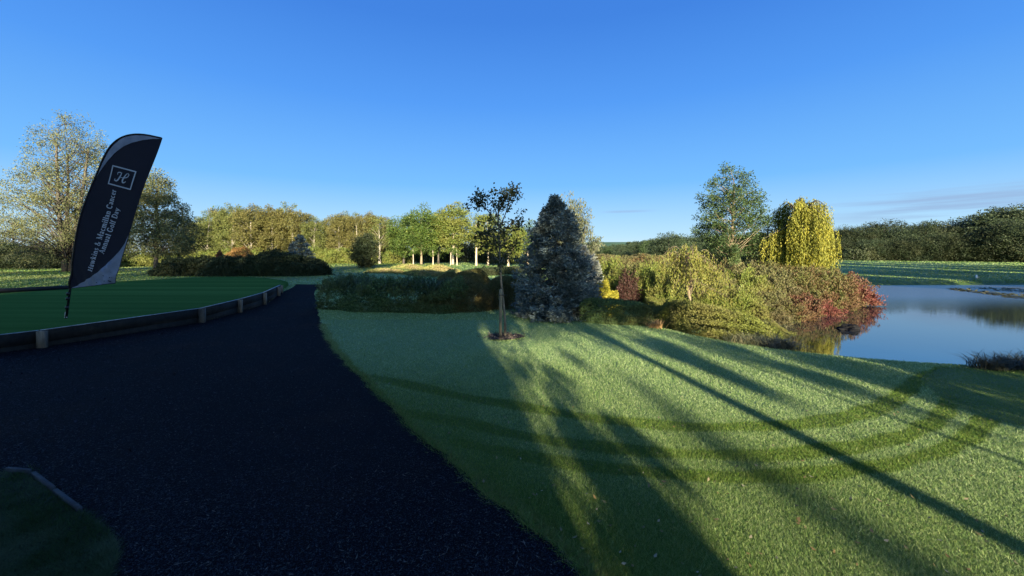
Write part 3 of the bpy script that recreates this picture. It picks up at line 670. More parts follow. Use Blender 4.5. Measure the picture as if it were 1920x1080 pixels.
def letter_line(txt, p0, p1, cap):
    p0 = np.array(p0, float); p1 = np.array(p1, float); d = (p1 - p0); L = np.hypot(*d); d /= L; upv = np.array([d[1], -d[0]])
    tot = sum(GL[c][0] + .06 for c in txt); sx = L / tot; ac = Acc(); x = 0; q = 0
    for c in txt:
        w, st = GL[c]
        for pts, tw in st:
            P_ = [p0 + d * (x + a) * sx + upv * b__ * cap for a, b__ in pts]
            if len(P_) == 2: P_ = [P_[0] + (P_[1] - P_[0]) * e for e in (0, .5, 1)]
            ac.add(*ribbon(P_, tw * (sx + cap) / 2 * 1.15, -.015 - .0004 * (q % 7))); q += 1
        x += w + .06
    return ac.build('lettering', M['print'], fl)
letter_line('Hawkins & Macmillan Cancer', (178.5, 510), (219, 356), 10.5)
letter_line('Annual Golf Day', (200, 477), (226.5, 391), 10.5)

# ------------------------------------------------------------------ plants
def inst_seed(): return int(rng.integers(1 << 30))
def mound(name, px, Y, top, hw, mat, label, cat='shrub', group=None, L=None, depth=None, dens=1.0, lum=.22, spiky=.0, z0=None, x=None, flat=1.0, sub=None, base_py=None, k=4):
    """a bush: leaves through a lumpy half-ellipsoid standing on the ground"""
    x = X_(px, Y) if x is None else x; z0 = h1(x, Y) if z0 is None else z0
    H = max(Z_(top, Y) - z0, .25); rx = hw / F * Y; ry = depth or rx * .9
    L = L or max(.035, .0042 * Y); g = np.random.default_rng(abs(hash((name, px, top))) % 99991 if False else int(px * 131 + top * 17 + Y * 7) % 99991)
    area = 2 * math.pi * ((rx * ry) ** .8 + 2 * (rx * H) ** .8 * 1) / 1.8
    n = int(np.clip(3.4 * dens * area / (L * L * .45), 500, 42000))
    D = unit(n, g); D[:, 2] = np.abs(D[:, 2]); nf = n
    D[:, 2] = D[:, 2] ** (1 / flat) if flat != 1 else D[:, 2]
    rad = lump(D, int(px) + int(top), k, lum) * (1 - .30 * g.random(n) ** 2)
    lowz = g.random(n)
    P = np.column_stack([D[:, 0] * rx, D[:, 1] * ry, D[:, 2] * H * .96]) * rad[:, None]
    # fuller flanks
    P[:, 2] = np.maximum(P[:, 2], .02)
    P[:, :2] *= (1 + .15 * (1 - np.clip(P[:, 2:3] / H, 0, 1)))
    ax = nrm(D * .8 + unit(n, g) * .8 + np.array([0, 0, .35 + spiky]))
    Ls = L * g.uniform(.6, 1.3, n) * (1 + spiky * .8)
    V, Fc = leafmesh(P, Ls, Ls * (.5 - .25 * min(spiky, 1)), ax, D + .4 * unit(n, g), r=g)
    rt = thing(name, (x, Y, z0), label, cat, group)
    build('foliage', V, Fc, M[mat], rt)
    ac = Acc()
    for i in range(7):
        a = g.uniform(0, 6.28); s = g.uniform(.4, .8)
        ac.tube([(0.05 * math.cos(a), .05 * math.sin(a), -.05), (rx * .3 * s * math.cos(a), ry * .3 * s * math.sin(a), H * .4), (rx * .6 * s * math.cos(a), ry * .6 * s * math.sin(a), H * .75)], [.02 * H ** .5, .014 * H ** .5, .004], 5)
    ac.build('stems', M['bark'], rt)
    return rt
def hedge(name, line, w, H, mat, label, L=.05, dens=1.0, cat='hedge', seed=1, amp=.05, topmat=None, taper=1.0, round_=.28):
    """clipped hedge along a plan line (x,y): leaves over a rounded box section"""
    g = np.random.default_rng(seed); line = np.array(smooth_poly(line, 2)); s = np.concatenate([[0], np.cumsum(np.hypot(*np.diff(line, axis=0).T))]); T = s[-1]
    per = 2 * H + w; n = int(3.6 * dens * (T * per + 2 * w * H) / (L * L * .45))
    # interior-distance sampling: random points in the section pushed to its skin
    u = g.uniform(-w * .4, T + w * .4, n); a = g.uniform(-.15, np.pi + .15, n)
    ex = 4.5
    ca, sa = np.cos(a), np.sin(a); rs = (np.abs(ca) ** ex + np.abs(np.maximum(sa, 0)) ** ex) ** (-1 / ex)
    rad = rs * (1 - .16 * g.random(n) ** 1.6); cy = ca * rad; cz = np.maximum(sa * rad, 0)
    endk = np.clip(np.minimum(u + w * .4, T + w * .4 - u) / (w * .7), 0, 1); endk = np.sqrt(np.clip(1 - (1 - endk) ** 2, .02, 1))
    us = np.clip(u, 0, T); cx = np.interp(us, s, line[:, 0]); cyy = np.interp(us, s, line[:, 1])
    tx = np.interp(us, s, np.gradient(line[:, 0], s)); ty = np.interp(us, s, np.gradient(line[:, 1], s)); tl = np.hypot(tx, ty); tx /= tl; ty /= tl
    over = u - us; Pn = np.stack([-ty, tx], 1)
    nzz = amp * (wob(np.stack([u, cz * 2 + cy], 1), 3.1, seed) + .6 * wob(np.stack([u, cz * 3 - cy], 1), 9, seed + 1))
    taperk = 1 + (taper - 1) * np.clip(us / T, 0, 1)
    off_ = cy * w / 2 * (.55 + .45 * endk) + np.sign(cy) * nzz * .5; hz = cz * H * (1 - round_ * (1 - endk)) * taperk + nzz * (cz > .3)
    X = cx + tx * over + Pn[:, 0] * off_; Yv = cyy + ty * over + Pn[:, 1] * off_
    gzv = height(np.stack([X, Yv], 1)); P = np.column_stack([X, Yv, gzv + np.maximum(hz, .01)])
    out = np.column_stack([Pn * ca[:, None], np.maximum(sa, 0)]) + np.column_stack([tx, ty, 0 * tx]) * (over / (w * .4))[:, None]
    ax = nrm(out * .7 + unit(n, g) * .9 + np.array([0, 0, .3])); Ls = L * g.uniform(.6, 1.3, n)
    V, Fc = leafmesh(P, Ls, Ls * .5, ax, out + .5 * unit(n, g), r=g)
    o0 = P.mean(0); o0[2] = gzv.mean(); o = build(name, V - o0, Fc, M[mat]); o.location = tuple(o0); tag(o, label, cat)
    return o, (line, s, T)

def crown_pts(g, R_, Z0, Z1, prof, nclump, fill=.55):
    """clump centres inside a crown of radius R_*prof(t)"""
    t = g.random(nclump * 3); keep = g.random(nclump * 3) < (np.array([prof(q) for q in t]) ** 1.3 + .06); t = t[keep][:nclump]; n = len(t)
    r = np.array([prof(q) for q in t]) * R_ * np.sqrt(g.uniform(fill ** 2, 1, n)) ; a = g.uniform(0, 2 * np.pi, n)
    return np.column_stack([r * np.cos(a), r * np.sin(a), Z0 + t * (Z1 - Z0)])
def tree_mesh(g, H, R_, cb, prof, nclump, cl_r, leaves, L, leaf_aspect=.5, stems=1, trunk_r=None, limbs=.5, droop=0., lean=(0, 0), fill=.5, shell=.6, up=0., jitter=.25, fork=.35, nsd=6):
    C = crown_pts(g, R_, cb * H, H * .97, prof, nclump, fill); n = len(C)
    C[:, 0] += lean[0] * (C[:, 2] / H) ** 1.3; C[:, 1] += lean[1] * (C[:, 2] / H) ** 1.3
    C += g.normal(0, jitter * cl_r, C.shape)
    m = n * leaves; idx = np.repeat(np.arange(n), leaves); D = unit(m, g); sz = g.uniform(.6, 1.35, n)[idx] * cl_r
    rad = sz * (1 - shell * g.random(m) ** 1.3); Pp = C[idx] + D * rad[:, None] * np.array([1.1, 1.1, .75])
    if droop: Pp[:, 2] -= droop * g.random(m) * cl_r * 2
    ax = nrm(D * .7 + unit(m, g) * .8 + np.array([0, 0, up - droop])); Ls = L * g.uniform(.6, 1.3, m)
    lv = leafmesh(Pp, Ls, Ls * leaf_aspect, ax, None, r=g)
    tr = trunk_r or H * .018; ac = Acc()
    for s_ in range(stems):
        o_ = (0, 0) if stems == 1 else (math.cos(s_ * 2.4) * tr * 1.5, math.sin(s_ * 2.4) * tr * 1.5)
        k = 9; zz_ = np.linspace(0, .84 if stems == 1 else .74, k); wx = np.cumsum(g.normal(0, .012 * H, k)) * .6; wy = np.cumsum(g.normal(0, .012 * H, k)) * .6
        sp = 0 if stems == 1 else R_ * .5
        T_ = np.column_stack([o_[0] + wx * zz_ + lean[0] * zz_ ** 1.3 + math.cos(s_ * 2.4) * sp * zz_ ** 1.4, o_[1] + wy * zz_ + lean[1] * zz_ ** 1.3 + math.sin(s_ * 2.4) * sp * zz_ ** 1.4, zz_ * H - .05])
        rr_ = tr * (1 - zz_) ** .8 + tr * .08; rr_[0] *= 1.35; ac.tube(T_, rr_, nsd + 1)
        pick = g.choice(n, max(3, int(n * limbs / stems)), replace=False)
        for q in pick:
            c = C[q]; d = math.hypot(c[0] - 0, c[1] - 0); z0 = max(min(c[2] - d * g.uniform(.5, 1.1), H * .85), H * cb * fork * 2)
            if z0 > c[2]: z0 = c[2] - .1
            p0 = np.array([np.interp(z0, T_[:, 2], T_[:, j]) for j in range(2)] + [z0]); r0 = min(np.interp(z0, T_[:, 2], rr_) * .4, H * .0045)
            mid = p0 * .5 + c * .5 + np.array([0, 0, .06 * H * g.uniform(-.2, 1)])
            ac.tube([p0, p0 * .7 + mid * .3 + 0, mid, c], [r0, r0 * .8, r0 * .55, r0 * .15], 5, False)
    return lv, ac
def ell(a=.45, p=.5): return lambda t: max(0, (math.sin(math.pi * min(1, max(0, t ** (math.log(.5) / math.log(a)))))) ** p)
def tree(name, px, Y, top, hwid, label, leafm, barkm, g=None, x=None, z0=None, group=None, cb=.25, prof=None, ncl=60, clr=None, lv=90, L=None, cat='tree', **k):
    x = X_(px, Y) if x is None else x; z0 = h1(x, Y) if z0 is None else z0; H = Z_(top, Y) - z0; R_ = hwid / F * Y
    g = np.random.default_rng(int(px * 37 + Y * 11 + top) % 99991) if g is None else g
    L = L or max(.06, .0036 * Y); clr = clr or R_ * .3
    lvm, ac = tree_mesh(g, H, R_, cb, prof or ell(), ncl, clr, lv, L, **k)
    rt = thing(name, (x, Y, z0), label, cat, group)
    ac.build('trunk', M[barkm], rt, True); build('crown', lvm[0], lvm[1], M[leafm], rt)
    return rt

# ---- birch wood behind the green, tree by tree
GW = 'birches of the wood behind the green'
def wood_top(px): return float(np.interp(px, [330, 385, 420, 470, 520, 560, 600, 640, 700, 745], [425, 405, 388, 386, 384, 393, 400, 398, 402, 415]))
gw = np.random.default_rng(11)
protos = []
for i in range(5):
    H, R_ = 11.5, 2.9; gg = np.random.default_rng(50 + i)
    lvm, ac = tree_mesh(gg, H, R_, .12, ell(.5, .45), 120, .75, 85, .26, .5, 1, .13, .28, .35, fill=.25, jitter=.5, shell=.75)
    rt = thing('birch_tree', (X_(470, 84), 84, 0), 'sunlit olive birch in the dense wood behind the putting green', 'tree', GW)
    ac.build('trunk', M['bark_birch'], rt, True); build('crown', lvm[0], lvm[1], M['birch_leaf' if i % 2 == 0 else 'birch_leaf2'], rt); protos.append(rt)
used = set(); pxs = np.linspace(352, 740, 30)
for i, px in enumerate(pxs):
    Y = 80 + (i % 3) * 5 + gw.uniform(-1.5, 1.5); tp = wood_top(px) + gw.uniform(-9, 12); k = (i * 3 + i // 5) % 5 if px < 600 else (1, 3, 0, 1, 3, 4)[i % 6]
    s = (Z_(tp, Y) - .0) / 11.5; loc = (X_(px + gw.uniform(-5, 5), Y), Y, h1(X_(px, Y), Y))
    COLS = [(372, 'above the left end of the dark shrubs'), (412, 'above the purple leaved shrub'), (452, 'above the rust coloured bush'), (492, 'right of the rust coloured bush'), (535, 'left of the small blue conifer'), (578, 'right behind the small blue conifer'), (620, 'above the yellow green thicket'), (660, 'left of the oval dark tree'), (700, 'above the oval dark tree'), (900, 'beside the leftmost parkland maple')]
    lab = ['front row', 'middle row', 'back row'][i % 3] + (' dense' if i == 20 else '') + ' birch of the sunlit wood, ' + [c_ for q_, c_ in COLS if px < q_][0]
    if k not in used: protos[k]['label'] = lab; used.add(k); protos[k].location = loc; protos[k].scale = (s, s, s); protos[k].rotation_euler.z = gw.uniform(0, 6)
    else: dup(protos[k], loc, gw.uniform(0, 6), s * gw.uniform(.9, 1.1), s, label=lab)
tree('dark_oak', 402, 92, 393, 34, 'dark green tree at the left shoulder of the birch wood', 'green_leaf', 'bark', ncl=70, cb=.15)
tree('pale_birch', 712, 72, 408, 22, 'pale stemmed birch forking at the right end of the birch wood', 'birch_leaf', 'bark_birch', cb=.35, ncl=34, clr=.8, limbs=.7, trunk_r=.2, lv=70)
# understorey in front of the wood
for i, (px, top, hw_) in enumerate([(180, 484, 30), (235, 480, 32), (290, 476, 34), (348, 474, 36), (405, 472, 36), (470, 470, 34), (530, 474, 32), (592, 470, 34), (636, 466, 36), (690, 472, 34), (735, 470, 26)]):
    mound('field_shrub', px, 76 if px > 330 else 62, top, hw_ * 1.15, 'lime_leaf' if i % 3 else 'shrub_lime', ['yellow green shrub in the sunlit thicket, %s' % w for w in
          ('left of the flag', 'beside the flag', 'behind the bare trunk right of the flag', 'above the left end of the dark shrubs', 'left of the rust red bush', 'right of the rust red bush', 'left of the small blue spruce', 'right of the small blue spruce', 'left of the oval dark tree', 'behind the oval dark tree', 'right of the oval dark tree')][i] if False else
          'yellow green shrub in the sunlit thicket ' + ['left of the flag', 'just behind the flag', 'behind the slender tree right of the flag', 'above the left end of the dark shrubs', 'left of the rust coloured bush', 'right of the rust coloured bush', 'left of the small blue conifer', 'right of the small blue conifer', 'left of the oval dark tree', 'behind the oval dark tree', 'right of the oval dark tree'][i],
          group='shrubs along the foot of the wood', L=.24, dens=.8, lum=.35)
mound('rust_bush', 450, 66, 466, 24, 'rust', 'rust orange bush glowing behind the dark shrubs', L=.2)
M['bark_thin'] = plain('young_bark', [(.14, .11, .07), (.28, .22, .14)], 6)
# ---- left group
tree('tall_birch', 128, 33, 200, 100, 'tall airy birch with yellowing leaves behind the flag, left', 'old_birch', 'bark', cb=.10, prof=lambda t: float(np.interp(t, [0, .12, .35, .6, .85, 1], [.75, 1, .92, .66, .45, .12])), ncl=520, clr=.5, lv=80, L=.13, leaf_aspect=.42, droop=.6, stems=3, limbs=.5, fill=.12, shell=.8, trunk_r=.16, jitter=.6)
tree('young_birch', 292, 27, 310, 60, 'slender tree with a dark lower crown right of the flag', 'dark_birch' if 'dark_birch' in M else 'old_birch', 'bark', cb=.22, prof=lambda t: float(np.interp(t, [0, .15, .4, .7, 1], [.7, 1, .85, .6, .15])), ncl=230, clr=.4, lv=95, L=.13, leaf_aspect=.45, droop=.5, limbs=.5, fill=.1, shell=.8, trunk_r=.13, jitter=.5)
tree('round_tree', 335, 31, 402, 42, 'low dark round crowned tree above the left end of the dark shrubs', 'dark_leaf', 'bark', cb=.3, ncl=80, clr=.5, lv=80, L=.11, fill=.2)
tree('hedgerow_tree', 25, 45, 398, 62, 'dark thin tree at the left edge behind the green', 'old_birch', 'bark', cb=.15, ncl=120, clr=.8, lv=70, L=.15, fill=.15, shell=.8)
for i, (px, top, hw_, Y, mt, lab) in enumerate([(-40, 452, 75, 42, 'dark_leaf', 'dark hedge bush at the far left edge behind the green'), (45, 458, 70, 43, 'dark_leaf', 'dark hedge bush left of the tall birch trunk'), (115, 464, 55, 44, 'dark_leaf', 'dark olive hedge bush behind the foot of the flag'),
         (205, 478, 50, 50, 'lime_leaf', 'bright yellow green bush right of the flag fabric'), (262, 476, 46, 52, 'lime_leaf', 'bright yellow green bush behind the slender tree trunk')]):
    mound('hedge_bush', px, Y, top, hw_, mt, lab, L=.17, lum=.3)
# ---- dark shrubs
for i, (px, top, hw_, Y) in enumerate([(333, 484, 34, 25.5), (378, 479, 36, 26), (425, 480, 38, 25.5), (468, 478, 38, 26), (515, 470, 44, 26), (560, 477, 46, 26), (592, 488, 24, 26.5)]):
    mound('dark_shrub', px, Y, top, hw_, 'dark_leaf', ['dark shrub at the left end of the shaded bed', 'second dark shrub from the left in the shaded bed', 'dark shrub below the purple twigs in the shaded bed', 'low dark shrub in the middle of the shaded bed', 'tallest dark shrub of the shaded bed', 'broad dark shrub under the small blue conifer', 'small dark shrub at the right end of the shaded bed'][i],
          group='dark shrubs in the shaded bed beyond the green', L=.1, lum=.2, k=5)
mound('purple_shrub', 411, 28, 473, 10, 'purple', 'small purple leaved shrub rising from the dark shrubs', L=.1)

def conifer(name, x, Y, z0, H, R_, mat, label, prof, L=.06, dens=1.0, seed=5, flatb=.25, extra=None, cat='conifer', nb=None, up=.1, asp=.22, axm=None):
    g = np.random.default_rng(seed); nb = nb or int(230 * dens); t = g.random(nb) ** 1.15; ang = g.uniform(0, 6.283, nb)
    Pn, An = [], []; ac = Acc(); ac.tube([(0, 0, -.05), (0.02, 0, H * .5), (0, 0, H * .97)], [R_ * .06 + .02, R_ * .035 + .012, .006], 7)
    for i in range(nb):
        r = R_ * prof(t[i]) * g.uniform(.72, 1.08); z = t[i] * H; d = np.array([math.cos(ang[i]), math.sin(ang[i]), 0])
        if extra is not None: r *= extra(ang[i], t[i])
        tip = d * r + np.array([0, 0, z - r * flatb * .4 + .12 * r]); base = np.array([0, 0, z + .02]); mid = (tip + base) / 2 + np.array([0, 0, -r * flatb * .5])
        if i % 3 == 0: ac.tube([base, mid, tip], [.012 + r * .008, .009, .003], 4, False)
        # side sprays on the outer two thirds
        m = int(26 + 60 * r / R_ * (R_ / L) / 22); q = g.uniform(.25, 1, m) ** .7
        c = (base * ((1 - q) ** 2)[:, None] + mid * (2 * q * (1 - q))[:, None] + tip * (q ** 2)[:, None])
        side = np.cross(d, [0, 0, 1]); sw = g.uniform(-1, 1, m) * (1.08 - q) * r * .42
        c = c + side * sw[:, None] + np.array([0, 0, 1]) * (g.normal(0, .035 * R_, m) - np.abs(sw) * .25)[:, None]
        Pn.append(c); a = d * .9 + side * np.sign(sw)[:, None] * .8 + np.array([0, 0, up]) + unit(m, g) * .45; An.append(a)
    P = np.concatenate(Pn); A = np.concatenate(An); n = len(P)
    Ls = L * g.uniform(.6, 1.4, n); V, Fc = leafmesh(P, Ls, Ls * asp * 1.6, A, None, r=g); P2_ = P + unit(n, g) * L * .4
    V2, F2 = leafmesh(P2_, Ls * .8, Ls * asp * 1.6, A + unit(n, g) * .9, None, r=g); VV, FF = join([(V, Fc), (V2, F2)])
    rt = thing(name, (x, Y, z0), label, cat); ac.build('trunk', M['bark'], rt, True); build('crown', VV, FF, M[mat], rt); return rt
conifer('small_blue_spruce', X_(562, 27.5), 27.5, h1(X_(562, 27.5), 27.5), Z_(441, 27.5) - h1(X_(562, 27.5), 27.5), .95, 'spruce', 'small blue conifer rising from the dark shrub bed', lambda t: float(np.interp(t, [0, .45, .6, .8, 1], [.9, 1, .95, .55, .08])), .11, .8, 9)
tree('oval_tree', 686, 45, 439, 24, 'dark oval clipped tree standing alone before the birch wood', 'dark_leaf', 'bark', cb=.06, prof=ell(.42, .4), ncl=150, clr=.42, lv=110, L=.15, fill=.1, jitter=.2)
# ---- green trees in the middle
for (px, Y, top, hw_, lab, lm, bm_, cbv, nc) in [
    (757, 70, 405, 26, 'green maple with a shaded trunk at the left of the parkland group', 'green_leaf', 'bark', .22, 70),
    (790, 66, 388, 36, 'broad green maple with a pale lit trunk in the parkland group', 'green_leaf', 'bark_thin', .26, 110),
    (822, 72, 400, 26, 'darker green tree between the two tallest parkland maples', 'green_leaf', 'bark', .24, 70),
    (849, 66, 380, 30, 'yellow green tall maple with two pale trunks in the parkland group', 'lime_leaf', 'bark_pale', .28, 95),
    (893, 68, 405, 20, 'thin pale green tree with a single pale trunk left of the sapling', 'lime_leaf', 'bark_pale', .34, 34),
    (915, 76, 398, 26, 'tall thin tree seen through the sapling crown', 'lime_leaf', 'bark_pale', .3, 50),
    (953, 70, 425, 34, 'bright green tree lit behind the sapling', 'lime_leaf', 'bark_pale', .28, 80),
    (990, 74, 420, 30, 'green tree half hidden by the blue spruce', 'green_leaf', 'bark_pale', .28, 70),
    (872, 88, 430, 26, 'low dark tree behind the thin pale trunk', 'dark_leaf', 'bark', .1, 60),
    (925, 92, 440, 34, 'dark round tree low behind the sapling stem', 'dark_leaf', 'bark', .08, 70),
    (765, 92, 432, 40, 'darker round tree behind the broad green maple', 'green_leaf', 'bark', .08, 80),
    (828, 94, 438, 38, 'shaded tree between the parkland trunks', 'dark_leaf', 'bark', .06, 80)]:
    tree('park_tree', px, Y, top, hw_, lab, lm, bm_, cb=cbv, ncl=nc, clr=.95, lv=150, L=.26, fill=.3, shell=.7, limbs=.2, trunk_r=.17, group='parkland trees beyond the beds', prof=ell(.42, .45), jitter=.4, fork=.48)
ac = Acc()
for px in (845, 857, 775, 812): tree('park_sapling', px, 62, 462, 9, {845: 'small young tree left of the twin pale trunks', 857: 'small young tree right of the twin pale trunks', 775: 'thin young tree under the broad green maple', 812: 'bare stemmed young tree between parkland trunks'}[px], 'green_leaf', 'bark_pale', cb=.5, ncl=10, clr=.3, lv=30, L=.2, trunk_r=.09)
for i, (px, Y, top, hw_) in enumerate([(755, 98, 466, 40), (815, 98, 470, 44), (880, 99, 464, 44), (940, 98, 462, 44), (1000, 98, 462, 44)]):
    mound('thicket_shrub', px, Y, top, hw_, 'green_leaf' if i % 2 else 'dark_leaf', ['green thicket behind the leftmost parkland trunk', 'green thicket behind the middle parkland trunks', 'green thicket behind the thin pale trunk', 'green thicket low behind the sapling crown', 'green thicket left of the blue spruce'][i], L=.3, dens=.8, lum=.35, group='thicket behind the parkland trees')
# ---- middle beds: heath strip and clipped domes
for i, (px, Y, top, hw_, mt, lab) in enumerate([
    (745, 33, 506, 46, 'hedge', 'low green bush beyond the strappy hedge, left'),
    (768, 34, 496, 34, 'heath', 'sunlit low heath bush in front of the maple trunks'), (815, 33, 497, 34, 'heath', 'brightest sunlit low bush before the tall maples'), (722, 31, 504, 32, 'heath', 'pale pinkish low bush behind the strappy hedge'),
    (792, 30, 505, 32, 'heath', 'pinkish low bush just behind the middle of the strappy hedge'), (850, 28, 506, 24, 'heath', 'warm tinted low bush left of the clipped domes'),
    (960, 40, 499, 60, 'dark_leaf', 'dark low bush behind the sapling stem'), (905, 36, 503, 30, 'dark_leaf', 'dark low bush behind the clipped domes')]):
    mound('low_bush', px, Y, top, hw_, mt, lab, L=.1, lum=.15, group='low bushes in the bed beyond the hedge')
for i, (px, Y, top, hw_, lab, dn) in enumerate([(858, 12.6, 518, 66, 'large clipped olive dome at the right end of the strappy hedge', 1.5), (948, 13.4, 513, 50, 'clipped dome behind the sapling stem', 1.5),
        (875, 19, 507, 36, 'pale topped clipped dome above the large olive dome', 1.4), (895, 22, 503, 22, 'small clipped dome at the right of the pale topped one', 1.4), (845, 21, 510, 28, 'small pinkish dome at the left of the pale topped one', 1.4)]):
    mound('clipped_dome', px, Y, top, hw_, 'dome', lab, 'topiary', 'clipped domes in the middle bed', L=.036 + .0012 * (Y - 12), lum=.06, dens=dn, flat=1.0, k=3)
# ---- strappy hedge
hl = [(X_(640, 12.9), 12.9), (X_(720, 12.35), 12.35), (X_(800, 12.1), 12.1), (X_(842, 12.2), 12.2)]
hedge('strappy_hedge', hl, 1.35, .79, 'hedge', 'long dark hedge with arching strap leaves beside the end of the path', .055, 1.1, seed=4, amp=.26)
g = np.random.default_rng(8); SP, SF = [], []; off = 0
def strap(p, d, L, w, g, nseg=7, arch=1.0, stiff=.3):
    t = np.linspace(0, 1, nseg); hz = L * (t * stiff + .35 * t ** 2); up_ = L * (1 - stiff * .5) * (t - arch * .62 * t ** 2.2)
    c = p + np.outer(hz, d) + np.outer(up_, [0, 0, 1.]); s = np.cross(d, [0, 0, 1]); s = s / np.linalg.norm(s); ww_ = w * (1 - t ** 2.5) + w * .08
    V = np.concatenate([c + s * ww_[:, None] / 2, c - s * ww_[:, None] / 2]); k = nseg
    return V, np.array([(i, i + 1, k + i + 1, k + i) for i in range(nseg - 1)])
for i in range(800):
    q = g.random(); x = X_(622 + 225 * q, 12.3); y = np.interp(x, [p[0] for p in hl], [p[1] for p in hl]) + g.uniform(-.55, .5); a = g.normal(-1.57, .9)
    v_, f_ = strap(np.array([x, y, h1(x, y) + g.uniform(.4, .85)]), np.array([math.cos(a), math.sin(a), 0]), g.uniform(.35, .95), g.uniform(.012, .024), g, arch=g.uniform(.9, 1.9), stiff=g.uniform(.15, .5))
    SP.append(v_); SF.append(f_ + off); off += len(v_)
V = np.concatenate(SP); c0_ = V.mean(0); c0_[2] = 0
tag(build('strap_leaf_plant', V, np.concatenate(SF), M['strap']), 'arching pale strap leaves spilling over the front of the long dark hedge', 'plant')
# ---- sapling with stake
xs, ys_ = G(947, 633); rt = thing('sapling', (xs, ys_, 0), 'young leafy sapling tied to a stake on the lawn, in shade', 'tree')
g = np.random.default_rng(17)
def S(px, py, dy=0): return np.array([X_(px, ys_) - xs, dy, Z_(py, ys_)])
trunk = [S(947, 638), S(947, 600), S(943, 560), S(940, 530), S(937, 480), S(935, 430), S(934, 390), S(940, 365)]
ac = Acc(); ac.tube(trunk, [.034, .027, .024, .022, .018, .014, .009, .004], 8)
br = [[S(936, 500), S(950, 470, .2), S(966, 452, .3)], [S(937, 490), S(915, 470, -.1), S(903, 452, -.2)], [S(936, 470), S(955, 440, -.2), S(972, 420, -.25)], [S(935, 450), S(912, 425, .2), S(897, 408, .3)],
      [S(935, 430), S(948, 400), S(955, 372, .1), S(965, 343, .1)], [S(957, 372, .1), S(962, 362, .1), S(969, 352, .12)], [S(900, 380, .15), S(890, 376, .2), S(882, 368, .25)], [S(935, 425), S(915, 395, .1), S(900, 380, .15), S(884, 372, .2)], [S(934, 410), S(925, 385, -.2), S(912, 372, -.3)], [S(935, 440), S(960, 415, .2), S(975, 402, .3)],
      [S(936, 480), S(938, 455, .4), S(944, 430, .6)], [S(936, 480), S(930, 455, -.4), S(926, 430, -.6)], [S(934, 400), S(945, 380, -.1), S(950, 365, -.15)], [S(936, 500), S(925, 485, .3), S(912, 478, .4)],
      [S(936, 505), S(948, 488, -.3), S(960, 478, -.4)], [S(935, 445), S(905, 440, -.1), S(896, 435, -.1)]]
Pl = []
for b_ in br + [trunk[4:]]:
    b_ = np.array(b_); C_ = catmull(b_, 8); ac.tube(C_, np.linspace(.014, .003, len(C_)), 5, False)
    for _ in range(6):
        i = g.integers(len(C_) // 3, len(C_)); tip = C_[i] + unit(1, g)[0] * g.uniform(.08, .24) * np.array([1, 1, .8]); ac.tube([C_[i], tip], [.005, .002], 4, False)
        m = 17; Pl.append(tip + g.normal(0, .05, (m, 3)))
    m = 34; Pl.append(C_[g.integers(len(C_) // 3, len(C_), m)] + g.normal(0, .045, (m, 3)))
Pl = np.concatenate(Pl); n = len(Pl); Ls = g.uniform(.045, .082, n)
V, Fc = leafmesh(Pl, Ls, Ls * .55, unit(n, g) + np.array([0, 0, -.2]), None, r=g)
ac.build('trunk', M['bark_sap'], rt, True); build('crown', V, Fc, M['sapling'], rt)
sk_ = thing('support_stake', (X_(938.5, ys_), ys_ - .02, 0), 'wooden stake with a black tie supporting the sapling', 'stake')
ac = Acc(); ac.tube([(0, 0, -.1), (0.004, 0, Z_(545, ys_)), (.004, 0, Z_(542, ys_))], [.031, .031, .022], 10); ac.build('post', M['stake'], sk_, False)
ac = Acc(); zt = Z_(553, ys_); ac.tube([(.036 * math.cos(q), .036 * math.sin(q), zt) for q in np.linspace(0, 6.283, 14)] , .008, 5); ac.tube([(.03, -.03, zt), (.075, -.02, zt), (.11, .02, zt)], .009, 5); ac.build('tie', M['rubber'], sk_)
c = np.array([xs, ys_]); ring = []
gq = np.random.default_rng(2)
for i in range(40): a = i / 40 * 6.283; r_ = .36 * (1 + .12 * math.sin(a * 3 + 1) + gq.normal(0, .05)); ring.append((c[0] + r_ * math.cos(a), c[1] + r_ * .9 * math.sin(a)))
V = np.array([(x, y, .026) for x, y in ring] + [(c[0] + (x - c[0]) * .5, c[1] + (y - c[1]) * .5, .038) for x, y in ring] + [(c[0], c[1], .05)]); k = 40
tag(build('soil_ring', V, [(i, (i + 1) % k, k + (i + 1) % k, k + i) for i in range(k)] + [(k + i, k + (i + 1) % k, 2 * k) for i in range(k)], M['soil'], smooth=True), None, None, kind='structure')
q = c + gq.normal(0, .17, (500, 2)); ax = unit(500, gq); V, Fc = leafmesh(np.column_stack([q, np.full(500, .045)]), gq.uniform(.02, .06, 500), None, ax * np.array([1, 1, .4]), None, r=gq)
tag(build('bark_mulch', V, Fc, M['needle']), 'dark bark mulch around the foot of the sapling', 'mulch', kind='stuff')
# ---- blue spruce and neighbours
YS = 11.0
conifer('blue_spruce', X_(1040, YS), YS, 0, Z_(372, YS), 1.22, 'spruce', 'large shaded blue spruce in the centre behind the sapling', lambda t: float(np.interp(t, [0, .1, .25, .5, .7, .88, 1], [1, 1, .9, .73, .55, .34, .06])), .078, 2.7, 12,
        extra=lambda a, t: 1 + .16 * math.sin(a * 3 + t * 9) + .10 * (math.cos(a) > .5) * (t < .3), up=.25)
conifer('pale_spruce', X_(1092, 14), 14, 0, Z_(462, 14), .75, 'spruce_pale', 'pale silvery spruce catching the sun right of the blue spruce', lambda t: float(np.interp(t, [0, .5, .8, 1], [1, .95, .6, .1])), .075, 1.0, 13, up=.3)
g = np.random.default_rng(23); Yt = 19.
rt = thing('silver_tree', (X_(1068, Yt), Yt, 0), 'tall silvery green upright tree rising behind the blue spruce', 'tree'); H = Z_(358, Yt); ac = Acc(); PP, AA = [], []
